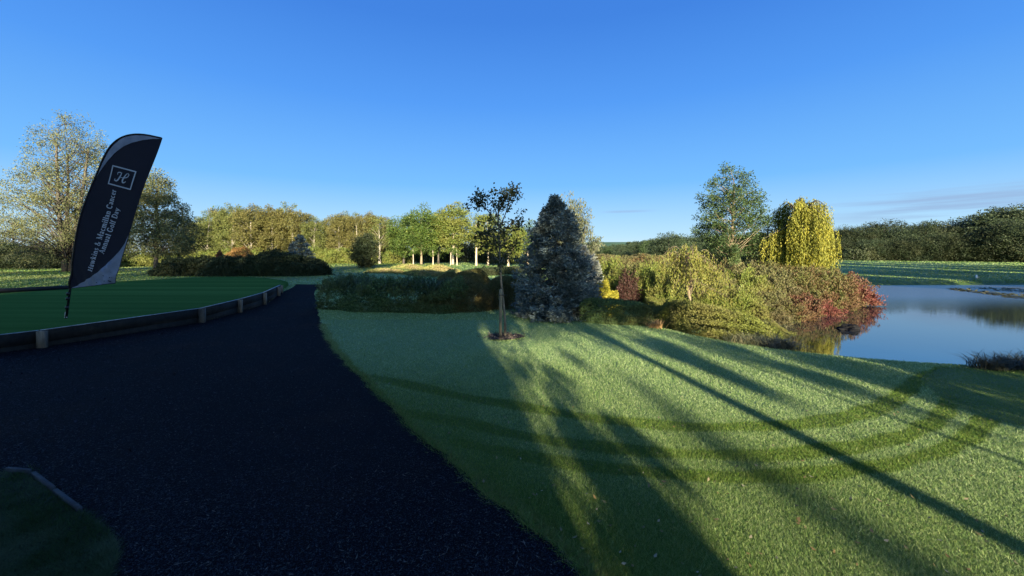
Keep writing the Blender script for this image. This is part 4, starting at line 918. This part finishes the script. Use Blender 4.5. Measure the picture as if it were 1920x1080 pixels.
for i in range(120):
    a = g.uniform(0, 6.28); t0 = g.uniform(.05, .6); r = 1.6 * g.uniform(.2, 1); top_ = H * (1 - .5 * (r / 1.6) ** 1.6) * g.uniform(.72, 1.0); b_ = np.array([[0, 0, t0 * H * .6], [r * .7 * math.cos(a), r * .7 * math.sin(a), t0 * H * .5 + top_ * .3], [r * math.cos(a), r * math.sin(a), top_]])
    C_ = catmull(b_, 8); ac.tube(C_, np.linspace(.03, .004, len(C_)), 4, False); m = 130; q = g.integers(3, len(C_), m); PP.append(C_[q] + g.normal(0, .085, (m, 3))); AA.append(unit(m, g) * .7 + np.array([0, 0, 1.0]))
ac.tube([(0, 0, -.05), (.03, 0, H * .5), (0, 0, H * .85)], [.11, .07, .02], 7)
PP = np.concatenate(PP); n = len(PP); Ls = g.uniform(.08, .18, n); V, Fc = leafmesh(PP, Ls, Ls * .28, np.concatenate(AA), None, r=g); ac.build('trunk', M['bark'], rt, True); build('crown', V, Fc, M['silver'], rt)
# ---- low hedges along the lawn edge
E0 = [G(1118, 606), G(1160, 609), G(1205, 611)]
hedge('box_hedge', [(x, y + .35) for x, y in E0], .75, .56, 'hedge', 'short dark box hedge between the blue spruce and the golden stems', .035, 1.1, seed=6, amp=.04)
E1 = [G(1240, 613), G(1300, 628), G(1370, 641), G(1430, 650), G(1480, 656)]
hedge('long_box_hedge', [(x + .1, y + .5) for x, y in E1], .95, .80, 'hedge_lit', 'long low box hedge curving along the lawn edge, half in sun', .034, 1.15, seed=7, amp=.07, taper=.72)
def tuft(name, x, y, z, n, L, w, mat, label, spread, seed, arch=1.0, cat='grass clump', lean=.3):
    g = np.random.default_rng(seed); V_, F_ = [], []; o_ = 0
    for i in range(n):
        a = g.uniform(0, 6.283); p = np.array([g.normal(0, spread * .4), g.normal(0, spread * .4), 0])
        v_, f_ = strap(p, np.array([math.cos(a), math.sin(a), 0]), L * g.uniform(.5, 1.15), w * g.uniform(.6, 1.2), g, 6, arch * g.uniform(.6, 1.3), lean * g.uniform(.3, 1.8)); V_.append(v_); F_.append(f_ + o_); o_ += len(v_)
    o = build(name, np.concatenate(V_), np.concatenate(F_), M[mat]); o.location = (x, y, z); return tag(o, label, cat)
x, y = G(1196, 609); tuft('golden_stems', x, y + .12, h1(x, y) + .0, 260, .34, .012, 'straw', 'dry golden stems glowing at the right end of the short box hedge', .26, 31, .6)
x, y = G(1232, 616); tuft('dry_stems', x, y + .1, h1(x, y), 190, .3, .011, 'straw', 'dry brownish stems at the left end of the long box hedge', .2, 32, .6)
x, y = G(1475, 657); tuft('sedge_clump', x + .05, y + .35, h1(x, y + .35), 700, .52, .009, 'reed_dark', 'blue green sedge clump at the pond end of the long box hedge', .4, 33, 1.1)
x, y = G(1440, 655); tuft('sedge_clump', x, y + .7, h1(x, y + .7), 500, .5, .009, 'reed', 'pale sedge behind the end of the long box hedge', .35, 34, 1.1)
for k_, (px, hh_) in enumerate([(1862, 1.0), (1905, 1.15), (1955, 1.2)]):
    x, y = G(px, 693); tuft('reed_tussock', x, y + .05, max(h1(x, y + .05), -.2) - .02, 520, .44 * hh_, .008, 'reed_dark', ['small dark grass tussock at the pond edge, left of the larger one', 'dark grass tussock on the pond edge at the right border of the view', 'dark grass tussock cut off by the right border'][k_], .22, 40 + k_, .9)
mound('yellow_bush', 1131, 13.2, 530, 28, 'gold', 'bright golden yellow bush right of the blue spruce', L=.045, lum=.3, dens=1.2)
# ---- the shrub bank by the pond
SB = [ # px, Y, top, halfwidth, mat, label
 (1178, 15, 520, 17, 'purple', 'dark purple leaved shrub right of the golden bush'), (1212, 15.5, 517, 26, 'shrub_lime', 'lime green shrub right of the purple shrub'), (1165, 18, 507, 30, 'shrub_lime', 'green shrub behind the golden bush'),
 (1245, 14, 540, 28, 'shrub_lime', 'bright low shrub behind the gap in the box hedges'), (1262, 17, 521, 22, 'dark_leaf', 'dark upright shrub left of the weeping birch stem'), (1222, 20, 503, 34, 'shrub_lime', 'green shrub in the second row above the purple shrub'),
 (1330, 14.5, 553, 30, 'shrub_lime', 'low green shrub right of the weeping birch stem'), (1300, 18, 528, 34, 'shrub_olive', 'olive shrub behind the weeping birch'), (1345, 19, 522, 32, 'shrub_olive', 'olive shrub right of the weeping birch crown'),
 (1390, 16.5, 548, 34, 'shrub_lime', 'green shrub above the pale reeds'), (1440, 18.5, 553, 34, 'shrub_olive', 'olive shrub left of the crimson shrub'), (1490, 20.5, 552, 34, 'dogwood_red', 'crimson dogwood at the waterside left of the green one'),
 (1150, 24, 495, 34, 'shrub_lime', 'green topped shrub behind the pale spruce'), (1200, 26, 492, 38, 'dogwood', 'reddish topped shrub in the back row, left part'), (1250, 25, 495, 36, 'shrub_olive', 'olive shrub in the back row behind the weeping birch left side'),
 (1180, 21, 499, 34, 'shrub_olive', 'olive shrub in the middle row behind the golden bush'), (1300, 26, 493, 36, 'dogwood', 'reddish shrub in the back row directly behind the weeping birch'), (1350, 25, 500, 38, 'dogwood', 'russet shrub right of the weeping birch top'),
 (1400, 24, 503, 38, 'shrub_olive', 'dark red shrub at the foot of the tall ash, left'), (1395, 20.5, 515, 38, 'shrub_lime', 'russet shrub in the middle row below the tall ash'), (1445, 23, 508, 40, 'shrub_olive', 'russet shrub in front of the willow left side'),
 (1450, 21, 525, 38, 'shrub_olive', 'green brown dogwood in the middle of the waterside bank'), (1500, 22.5, 515, 38, 'dogwood', 'green brown dogwood below the willow'), (1545, 22.5, 516, 38, 'dogwood', 'russet dogwood left of the waterside end'),
 (1520, 21.6, 540, 34, 'dogwood', 'low green dogwood at the waterline'), (1585, 23, 522, 34, 'dogwood_red', 'red brown dogwood near the waterside end of the bank'), (1600, 22.8, 540, 28, 'dogwood_red', 'red dogwood at the very end of the bank over the water'), (1562, 21.8, 545, 30, 'dogwood', 'low russet dogwood overhanging the pond'),
 (1440, 27.5, 497, 40, 'dogwood', 'red tinted shrub under the left side of the willow'), (1500, 28, 503, 40, 'dogwood', 'russet shrub under the yellow willow'), (1555, 27, 510, 30, 'dogwood', 'russet shrub under the right side of the willow'), (1290, 30, 487, 30, 'dogwood_red', 'deep red shrub peeping above the back row'), (1220, 31, 487, 50, 'dogwood', 'reddish brush on the horizon left of the weeping birch'),
 (1430, 16.6, 578, 34, 'shrub_olive', 'low olive bush at the waterline below the pale reeds'), (1478, 17.8, 573, 34, 'dogwood', 'low green bush at the waterline under the crimson shrub'), (1522, 19.6, 563, 32, 'dogwood_red', 'low reddish bush at the waterline left of the rock'), (1560, 21.2, 560, 28, 'dogwood', 'small green bush at the waterline above the rock')]
for (px, Y, top, hw_, mt, lab) in SB:
    mound('bank_shrub', px, Y, top, hw_ * 1.12, mt, lab, group='shrubs on the pond bank', L=max(.05, .0037 * Y), lum=.42, spiky=.35, dens=.8, k=7)
for k_, (px, Y) in enumerate([(1352, 13.6), (1385, 14.2), (1418, 15), (1450, 16), (1400, 13.0)]):
    x = X_(px, Y); tuft('pale_reeds', x, Y, h1(x, Y) - .05, 330, .85, .018, 'reed', ['pale reeds left of the others behind the long box hedge', 'pale reeds fanning out in the middle behind the long box hedge', 'pale reeds below the olive shrub', 'pale reeds nearest the pond', 'short pale reeds just behind the long box hedge'][k_], .5, 60 + k_, .8, 'reeds')
# weeping birch
def weeper(name, px, Y, base_py, top, hw_, label, leafm, barkm, nb, sl, seed, L, w, cone=.25, rag=.72, Hs=1.0, lv=26, rin=.25, stemr=.05):
    g = np.random.default_rng(seed); x = X_(px, Y); z0 = h1(x, Y); H = Z_(top, Y) - z0; R_ = hw_ / F * Y; ac = Acc(); rt = thing(name, (x, Y, z0), label, 'tree')
    ac.tube([(0, 0, -.1), (.02 * H, 0, H * .3), (-.02 * H, 0, H * .62), (0, 0, H * .92)], [stemr * 1.2, stemr, stemr * .7, stemr * .25], 8); PP, AA = [], []
    for i in range(nb):
        a = g.uniform(0, 6.283); r = R_ * math.sqrt(g.uniform(rin ** 2, 1)) * (1 + .22 * math.sin(a * 3 + seed) + .12 * math.sin(a * 7)); zt = H * (1 - cone * (min(r / R_, 1.1)) ** 3) * g.uniform(rag, 1.0) * (1 + .12 * math.sin(a * 4 + r * 3)); zb = H * g.uniform(.35, .8)
        p = np.array([[0, 0, zb], [r * .45 * math.cos(a), r * .45 * math.sin(a), min(zt + .08 * H, H)], [r * math.cos(a), r * math.sin(a), zt - .06 * H]]); C_ = catmull(p, 7)
        ac.tube(C_, np.linspace(stemr * .35, stemr * .06, len(C_)), 4, False)
        for s_ in range(sl):
            q = C_[g.integers(len(C_) // 2, len(C_))] + g.normal(0, .05 * R_, 3); ln = g.uniform(.15, .62) * q[2] * Hs; m = int(lv * ln / (H * .4)) + 5; tt = np.linspace(0, 1, m)
            st_ = q + np.outer(tt, [g.normal(0, .03 * R_), g.normal(0, .03 * R_), -ln]) + np.outer(tt ** .5, [math.cos(a) * .06 * R_, math.sin(a) * .06 * R_, 0]) + g.normal(0, L * .25, (m, 3)); PP.append(st_); AA.append(unit(m, g) * .5 + np.array([0, 0, -1.]))
    PP = np.concatenate(PP); n = len(PP); Ls = L * g.uniform(.7, 1.3, n); V, Fc = leafmesh(PP, Ls, Ls * w, np.concatenate(AA), None, r=g)
    ac.build('trunk', M[barkm], rt, True); build('crown', V, Fc, M[leafm], rt); return rt
weeper('weeping_birch', 1292, 13.6, 575, 462, 66, 'small weeping birch with arching yellow green branches above the box hedge', 'weeping', 'bark_thin', 60, 9, 71, .07, .4, lv=18, rin=.15, stemr=.03, Hs=.55, cone=.3)
weeper('willow', 1504, 32, 515, 380, 54, 'yellow weeping willow behind the waterside shrubs', 'willow_leaf', 'bark', 80, 30, 75, .18, .32, Hs=1.35, lv=30, rin=.1, stemr=.2, rag=.68, cone=.16)
tree('brown_willow', 1440, 35, 392, 34, 'browner thin crowned tree touching the left side of the willow', 'birch_leaf', 'bark', cb=.1, ncl=90, clr=.6, lv=60, L=.16, droop=.6, fill=.2, shell=.8)
tree('ash_tree', 1371, 34, 308, 62, 'tall airy ash with pale branches standing above the shrub bank', 'ash_leaf', 'bark_thin', cb=.2, prof=lambda t: float(np.interp(t, [0, .12, .35, .6, .85, 1], [.55, .9, 1, .95, .62, .2])), ncl=330, clr=.42, lv=62, L=.155, fill=.3, shell=.75, limbs=.35, trunk_r=.14, jitter=.5, up=-.1)
mound('ivy_clump', 1378, 33, 462, 12, 'hedge', 'ivy dark around the foot of the tall ash', L=.14)
tree('bank_tree', 1352, 40, 450, 40, 'low green tree at the left foot of the tall ash', 'ash_leaf', 'bark', cb=.1, ncl=70, clr=.6, lv=70, L=.17)
tree('bank_tree', 1412, 42, 452, 30, 'low dark tree between the tall ash and the willow', 'dark_leaf', 'bark', cb=.1, ncl=60, clr=.6, lv=70, L=.17)
# ---- rock, lily pads, markers
def blob(name, x, y, z, sx, sy, sz, mat, label, cat, seed):
    import bmesh
    bm = bmesh.new(); bmesh.ops.create_icosphere(bm, subdivisions=4, radius=1); D = np.array([v.co for v in bm.verts]); r = lump(D, seed, 2.2, .35) * lump(D, seed + 3, 6, .08)
    for v, q in zip(bm.verts, r): v.co = Vector((v.co.x * sx * q, v.co.y * sy * q, max(v.co.z, -.3) * sz * q))
    me = bpy.data.meshes.new(name); bm.to_mesh(me); bm.free(); me.materials.append(mat); o = bpy.data.objects.new(name, me); sc.collection.objects.link(o); o.location = (x, y, z); return tag(o, label, cat)
Yr = 2.7 * F / (618 - HOR)
blob('rock', X_(1593, Yr), Yr, WZ, .38, .3, .17, M['rock'], 'dark wet rock standing out of the pond', 'rock', 3)
g = np.random.default_rng(91); n = 1500; px = g.uniform(1785, 2150, n); py = 540 + g.uniform(0, 1, n) ** .8 * np.clip((px - 1785) * .14 + 3, 3, 20); Y = 2.7 * F / (py - HOR) ; X = (px - 960) / F * Y
D = np.stack([X, Y], 1); ok = in_lake(D) & (wob(D, .8, 4) > -.35); X, Y = X[ok], Y[ok]; n = len(X); ax = unit(n, g) * np.array([1, 1, .12])
V, Fc = leafmesh(np.column_stack([X, Y, np.full(n, WZ + .02) + g.uniform(0, .05, n)]), g.uniform(.25, .5, n), None, ax, np.tile([0, 0, 1.], (n, 1)), fold=.05, r=g)
tag(build('lily_pads', V, Fc, M['pad']), 'mat of lily pads floating on the far right of the pond', 'lily pads', kind='stuff')
x, y = G(1831, 522); rt = thing('marker_post', (x, y, h1(x, y)), 'small white marker post on the far bank of the pond', 'post')
ac = Acc(); ac.box((0, 0, .18), (.06, .06, .2), taper=.8); ac.build('post', M['white'], rt); ac = Acc(); ac.box((.14, 0, .1), (.1, .05, .06)); ac.build('foot', M['bark_pale'], rt)
x, y = X_(1756, 112), 112; mound('small_bush', 1756, 112, 474, 5, 'lime_leaf', 'tiny bright bush in front of the far dark wood', L=.25)
mound('small_bush', 1690, 125, 474, 3, 'spruce_pale', 'tiny pale bush at the foot of the far wood', L=.25)
# ---- far woods
gf = np.random.default_rng(77)
def protos_of(n, mats, H, R_, L, grp, label, name, Y0, cb=.05, ncl=90, lv=70, clr=None):
    out_ = []
    for i in range(n):
        gg = np.random.default_rng(200 + i + int(H * 10)); lvm, ac = tree_mesh(gg, H, R_, cb, ell(.5, .4), ncl, clr or R_ * .32, lv, L, .55, 1, .2, .1, 0, fill=.4, jitter=.4, shell=.6)
        rt = thing(name, (X_(1700, Y0), Y0, 0), label, 'tree', grp); ac.build('trunk', M['bark'], rt, True); build('crown', lvm[0], lvm[1], M[mats[i % len(mats)]], rt); out_.append(rt)
    return out_
ORD = ['leftmost', 'second', 'third', 'fourth', 'fifth', 'sixth', 'seventh', 'eighth', 'ninth', 'tenth', 'eleventh', 'twelfth', 'thirteenth', 'fourteenth', 'fifteenth', 'sixteenth', 'seventeenth', 'eighteenth', 'nineteenth', 'twentieth', 'twenty-first', 'twenty-second', 'twenty-third', 'twenty-fourth', 'twenty-fifth', 'twenty-sixth', 'twenty-seventh', 'twenty-eighth', 'twenty-ninth', 'thirtieth', 'thirty-first', 'thirty-second', 'thirty-third', 'thirty-fourth']
def spread(pr, pts, H0, g, wid=1.0, labf=None):
    us_ = set()
    for i, (px, Y, top) in enumerate(pts):
        x = X_(px, Y); z0 = h1(x, Y) - .3; s = (Z_(top, Y) - z0) / H0; k = i % len(pr); rz = g.uniform(0, 6.28)
        if k not in us_: us_.add(k); pr[k].location = (x, Y, z0); pr[k].scale = (s * wid, s * wid, s); pr[k].rotation_euler.z = rz; o_ = pr[k]
        else: o_ = dup(pr[k], (x, Y, z0), rz, s * wid * g.uniform(.9, 1.15), s)
        if labf: o_['label'] = labf(i, px)
pr = protos_of(4, ['wood_leaf_shaded', 'hill_leaf', 'wood_leaf_shaded', 'dark_leaf'], 11, 4.6, .34, 'trees of the far wood beyond the pond', 'shade-dark tree in the far wood beyond the pond field', 'wood_tree', 140, ncl=130, lv=110)  # dark leaf colours stand in for the shade on this wood
def rtop(px): return float(np.interp(px, [1540, 1600, 1650, 1700, 1760, 1800, 1850, 1880, 1930, 2050], [436, 432, 426, 424, 422, 420, 415, 396, 400, 400]))
pts = [(px, 128 - (px - 1540) * .05 + (i % 3) * 5, rtop(px) + gf.uniform(-9, 8)) for i, px in enumerate(np.linspace(1545, 2080, 34))]
pts += [(px, 117 - (px - 1540) * .06, rtop(px) + 18 + gf.uniform(-3, 12)) for i, px in enumerate(np.linspace(1560, 2060, 22))]
def wl_(i, px):
    j, row = (i, 'back') if i < 34 else (i - 34, 'front'); return '%s shade-dark tree%s, %s row, far wood beyond the pond' % (ORD[j], '' if j == 0 else ' from the left', row)
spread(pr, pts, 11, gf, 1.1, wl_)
tree('tall_wood_tree', 1884, 112, 387, 36, 'tallest rounded tree of the far wood near the right border', 'wood_leaf_shaded', 'bark', cb=.08, ncl=130, clr=1.3, lv=110, L=.34, fill=.3)
mound('field_edge_bush', 1600, 112, 463, 34, 'wood_leaf_shaded', 'low shade-dark scrub at the left foot of the far wood', L=.4, lum=.3); 
# mid distance trees between the spruce and the ash
pr = protos_of(3, ['hill_leaf', 'ash_leaf', 'hill_leaf'], 9, 4.4, .36, 'trees on the skyline between the spruce and the ash', 'rounded green tree on the skyline behind the shrub bank', 'skyline_tree', 150)
pts = [(1118, 170, 470), (1140, 160, 466), (1162, 150, 460), (1188, 150, 458), (1214, 145, 454), (1236, 110, 447), (1254, 105, 439), (1274, 112, 448), (1300, 150, 455), (1322, 150, 455), (1345, 155, 452), (1385, 160, 450), (1420, 150, 447), (1455, 150, 444), (1175, 130, 470), (1225, 128, 468), (1290, 125, 466), (1330, 125, 464), (1560, 170, 440), (1585, 165, 436)]
sk_i = sorted(range(len(pts)), key=lambda q: pts[q][0]); spread(pr, pts, 9, gf, 1.0, lambda i, px: '%s%s rounded green tree on the skyline behind the shrub bank' % (ORD[sk_i.index(i)], '' if sk_i.index(i) == 0 else ' from the left'))
pr = protos_of(2, ['hill_leaf'], 12, 7, .9, 'trees on the distant hill', 'small blue green tree on the distant hill line', 'hill_tree', 400, ncl=60, lv=60)
pts = [(px, 420 + (i % 2) * 40, float(np.interp(px, [1105, 1140, 1200, 1300, 1460, 1560, 1920], [468, 462, 453, 446, 440, 434, 430])) + gf.uniform(-2, 2)) for i, px in enumerate(np.linspace(1108, 1560, 30))]
spread(pr, pts, 12, gf, 1.3, lambda i, px: '%s%s small hazy tree on the distant hill' % (ORD[i], '' if i == 0 else ' from the left'))
for i, (px, top, hw_) in enumerate([(1135, 484, 40), (1200, 483, 40), (1265, 482, 40), (1330, 482, 45), (1400, 482, 45)]):
    mound('field_hedge_bush', px, 90, top - 6, hw_, 'shrub_olive', ['olive field hedge bush behind the pale spruce', 'olive field hedge bush left of the round skyline tree', 'olive field hedge bush under the round skyline tree', 'olive field hedge bush left of the ash trunk', 'olive field hedge bush right of the ash trunk'][i], L=.3, group='field hedge behind the shrub bank')

# ------------------------------------------------------------------ out of view: casters placed and shaped to throw the long shadows
def place(u, t): x, y = ut(u, t); return x, y
def back_tree(name, u, t, z0, z1, R_, label, leafm='dark_leaf', ncl=90, lv=90, L=.2, clr=None, seed=1, tr=.16, prof=None, fill=.2, x=None, y=None, stems=1, limbs=.4, shell=.7):
    g = np.random.default_rng(seed); x_, y_ = place(u, t)
    lvm, ac = tree_mesh(g, z1, R_, z0 / z1, prof or ell(.45, .5), ncl, clr or R_ * .3, lv, L, trunk_r=tr, fill=fill, limbs=limbs, shell=shell, stems=stems)
    rt = thing(name, (x_, y_, 0), label, 'tree', 'trees beside the clubhouse behind the viewer'); ac.build('trunk', M['bark'], rt, True); build('crown', lvm[0], lvm[1], M[leafm], rt); return rt
CT = [  # u, t, crown bottom, crown top, radius, label, kind, kwargs
 (-10, -12, 3.0, 13.2, 5.2, 'broad dark tree behind the clubhouse ridge', 'caster_tree', dict(ncl=130, lv=110, L=.3)),
 (-18, -15, 5.5, 14.2, 5.0, 'tall tree left of the clubhouse', 'caster_tree', dict(ncl=110, lv=100, L=.3)),
 (-29, -14, 4.2, 13.0, 5.6, 'spreading tree further left of the clubhouse', 'caster_tree', dict(ncl=100, lv=90, L=.3)),
 (-41, -14, 4.0, 13.0, 5.8, 'wide tree at the far left of the clubhouse', 'caster_tree', dict(ncl=100, lv=90, L=.3)),
 (3.15, -9, 3.15, 7.0, 1.85, 'slender trunked tree right of the clubhouse corner', 'caster_tree', dict(ncl=120, lv=110, L=.17, tr=.12, prof=ell(.4, .3))),
 (4.45, -9.5, 3.2, 4.3, .7, 'small standard tree right of the slender one', 'caster_tree', dict(ncl=20, lv=60, L=.12, tr=.06)),
 (1.33, -7, .3, 2.2, .36, 'unseen clipped yew added to cast the broad lawn streak', 'caster_column', dict(ncl=60, lv=110, L=.09, tr=.05, clr=.16, prof=ell(.4, .2))),  # unseen column added to cast the broad streak across the lawn
 (1.4, -8.6, 3.0, 6.7, .65, 'unseen narrow headed tree added to shade the sapling', 'caster_tree', dict(ncl=60, lv=80, L=.13, tr=.035, clr=.25, prof=ell(.5, .25))),  # this and the next are unseen trees added to close light gaps
 (.62, -8, 1.95, 6.6, .8, 'unseen round headed tree added to close a gap of light', 'caster_tree', dict(ncl=70, lv=80, L=.13, tr=.05, clr=.28, prof=lambda t: min(1, .6 + t * 3) * (1 if t < .8 else (1 - t) * 5))),
 (2.3, -26, 4.8, 5.7, .3, 'unseen thin young tree added for streaks, left one of the row', 'caster_tree', dict(ncl=7, lv=30, L=.12, tr=.03)),  # unseen thin trees, from here on, added for narrow lawn streaks
 (1.95, -17, 4.0, 4.9, .16, 'unseen thin whip added for streaks behind the yew', 'caster_tree', dict(ncl=5, lv=30, L=.1, tr=.025)),
 (3.65, -20, 4.5, 5.3, .2, 'unseen thin whip added for streaks between the slender tree and the standard', 'caster_tree', dict(ncl=6, lv=30, L=.1, tr=.03)),
 (4.15, -17, 4.0, 4.8, .2, 'second unseen whip added for streaks before the standard tree', 'caster_tree', dict(ncl=6, lv=30, L=.1, tr=.03)),
 (5.3, -18, 4.2, 4.9, .22, 'unseen thin whip added for streaks right of the small standard tree', 'caster_tree', dict(ncl=6, lv=30, L=.1, tr=.03)),
 (6.4, -20, 4.4, 5.1, .25, 'unseen thin whip added for streaks above the laurels', 'caster_tree', dict(ncl=6, lv=30, L=.1, tr=.03)),
 (3.9, -14, 3.2, 4.0, .35, 'unseen thin young tree added for streaks, third of the row', 'caster_tree', dict(ncl=12, lv=50, L=.13, tr=.035)),
 (4.95, -13, 2.9, 3.8, .4, 'unseen thin young tree added for streaks, fourth of the row', 'caster_tree', dict(ncl=14, lv=50, L=.13, tr=.05)),
 (5.9, -15, 3.1, 3.9, .45, 'unseen thin young tree added for streaks, fifth of the row', 'caster_tree', dict(ncl=16, lv=50, L=.13, tr=.04)),
 (7.2, -12, 2.6, 3.3, .55, 'unseen thin young tree added for streaks, last of the row', 'caster_tree', dict(ncl=16, lv=50, L=.13, tr=.04)),
 (6.3, -5, .25, 2.1, .9, 'unseen laurel added to shade the lawn crest, first of the row', 'laurel', dict(ncl=50, lv=80, L=.11, tr=.05, fill=.1, prof=ell(.45, .3))),  # unseen shrub row added to shade the crest of the lawn
 (8.0, -5.2, .25, 2.2, 1.1, 'unseen laurel added to shade the lawn crest, second of the row', 'laurel', dict(ncl=60, lv=90, L=.11, tr=.05, fill=.1, prof=ell(.45, .3))),
 (9.8, -5, .25, 2.15, 1.2, 'unseen laurel added to shade the lawn crest, third of the row', 'laurel', dict(ncl=60, lv=90, L=.11, tr=.05, fill=.1, prof=ell(.45, .3))),
 (11.8, -5, .25, 2.1, 1.2, 'unseen laurel added to shade the lawn crest, outer one of the row', 'laurel', dict(ncl=60, lv=90, L=.11, tr=.05, fill=.1, prof=ell(.45, .3)))]
for i, (u, t, z0_, z1_, r_, lab, kd, kw) in enumerate(CT): back_tree(kd, u, t, z0_, z1_, r_, lab, seed=i + 1, **kw)
for i, (x, y, h) in enumerate([(44, 10, 11), (56, 6, 12), (52, 20, 11.5), (68, 12, 12), (80, 8, 12), (94, 14, 13), (66, 28, 12), (78, 30, 12.5), (100, 30, 13), (88, 26, 13), (60, 14, 12)]):  # unseen trees added out of frame to shade the far field
    u = x * RX + y * RY; t = x * SX + y * SY
    back_tree('field_caster', u, t, 1.5, h, 4.2, '%s%s unseen tall tree added on the right bank to shade the far field' % (ORD[i], '' if i == 0 else ' counted'), seed=30 + i, ncl=80, lv=80, L=.45)

# clubhouse wing
def club():
    u0, u1, t0, t1, e, rdg = -14., .76, -10., -4., 4.2, 7.2
    rt = thing('clubhouse', (*place((u0 + u1) / 2, (t0 + t1) / 2), 0), 'brick clubhouse wing behind the viewer with a tiled gable roof', 'building')
    o_ = np.array([*place((u0 + u1) / 2, (t0 + t1) / 2), 0])
    def P(u, t, z): return np.array([*place(u, t), z]) - o_
    ac = Acc(); c = [(u0, t0), (u1, t0), (u1, t1), (u0, t1)]; V = [P(u, t, 0) for u, t in c] + [P(u, t, e) for u, t in c] + [P(u0, (t0 + t1) / 2, rdg - .2), P(u1, (t0 + t1) / 2, rdg - .2)]
    ac.add(V, [(0, 1, 5, 4), (1, 2, 6, 9, 5), (2, 3, 7, 6), (3, 0, 4, 8, 7)]); ac.build('wall', M['brick'], rt)
    ac = Acc(); tm = (t0 + t1) / 2
    for s_, ta in ((0, t0 - .4), (1, t1 + .4)):
        V = [P(u0 - .3, ta, e - .3), P(u1 + .1, ta, e - .3), P(u1 + .1, tm, rdg), P(u0 - .3, tm, rdg)]; V += [v + np.array([0, 0, .12]) for v in V]
        ac.add(V, [(0, 1, 2, 3), (4, 5, 6, 7), (0, 1, 5, 4), (2, 3, 7, 6), (0, 3, 7, 4), (1, 2, 6, 5)])
    ac.build('roof', M['tile'], rt)
    for uu in (-12, -9, -6, -3):
        for zz_ in (1.5, 3.6):
            ac = Acc(); q = P(uu, t1 + .02, zz_); A = [(RX, RY, 0), (SX, SY, 0), (0, 0, 1)]; ac.box(q, (.55, .03, .55), A); w_ = ac.build('window', M['rubber'], rt)
            ac = Acc(); ac.box(P(uu, t1 + .04, zz_ - .6), (.65, .06, .04), A); ac.box(P(uu, t1 + .055, zz_), (.03, .02, .54), A); ac.build('frame', M['white'], w_)
club()
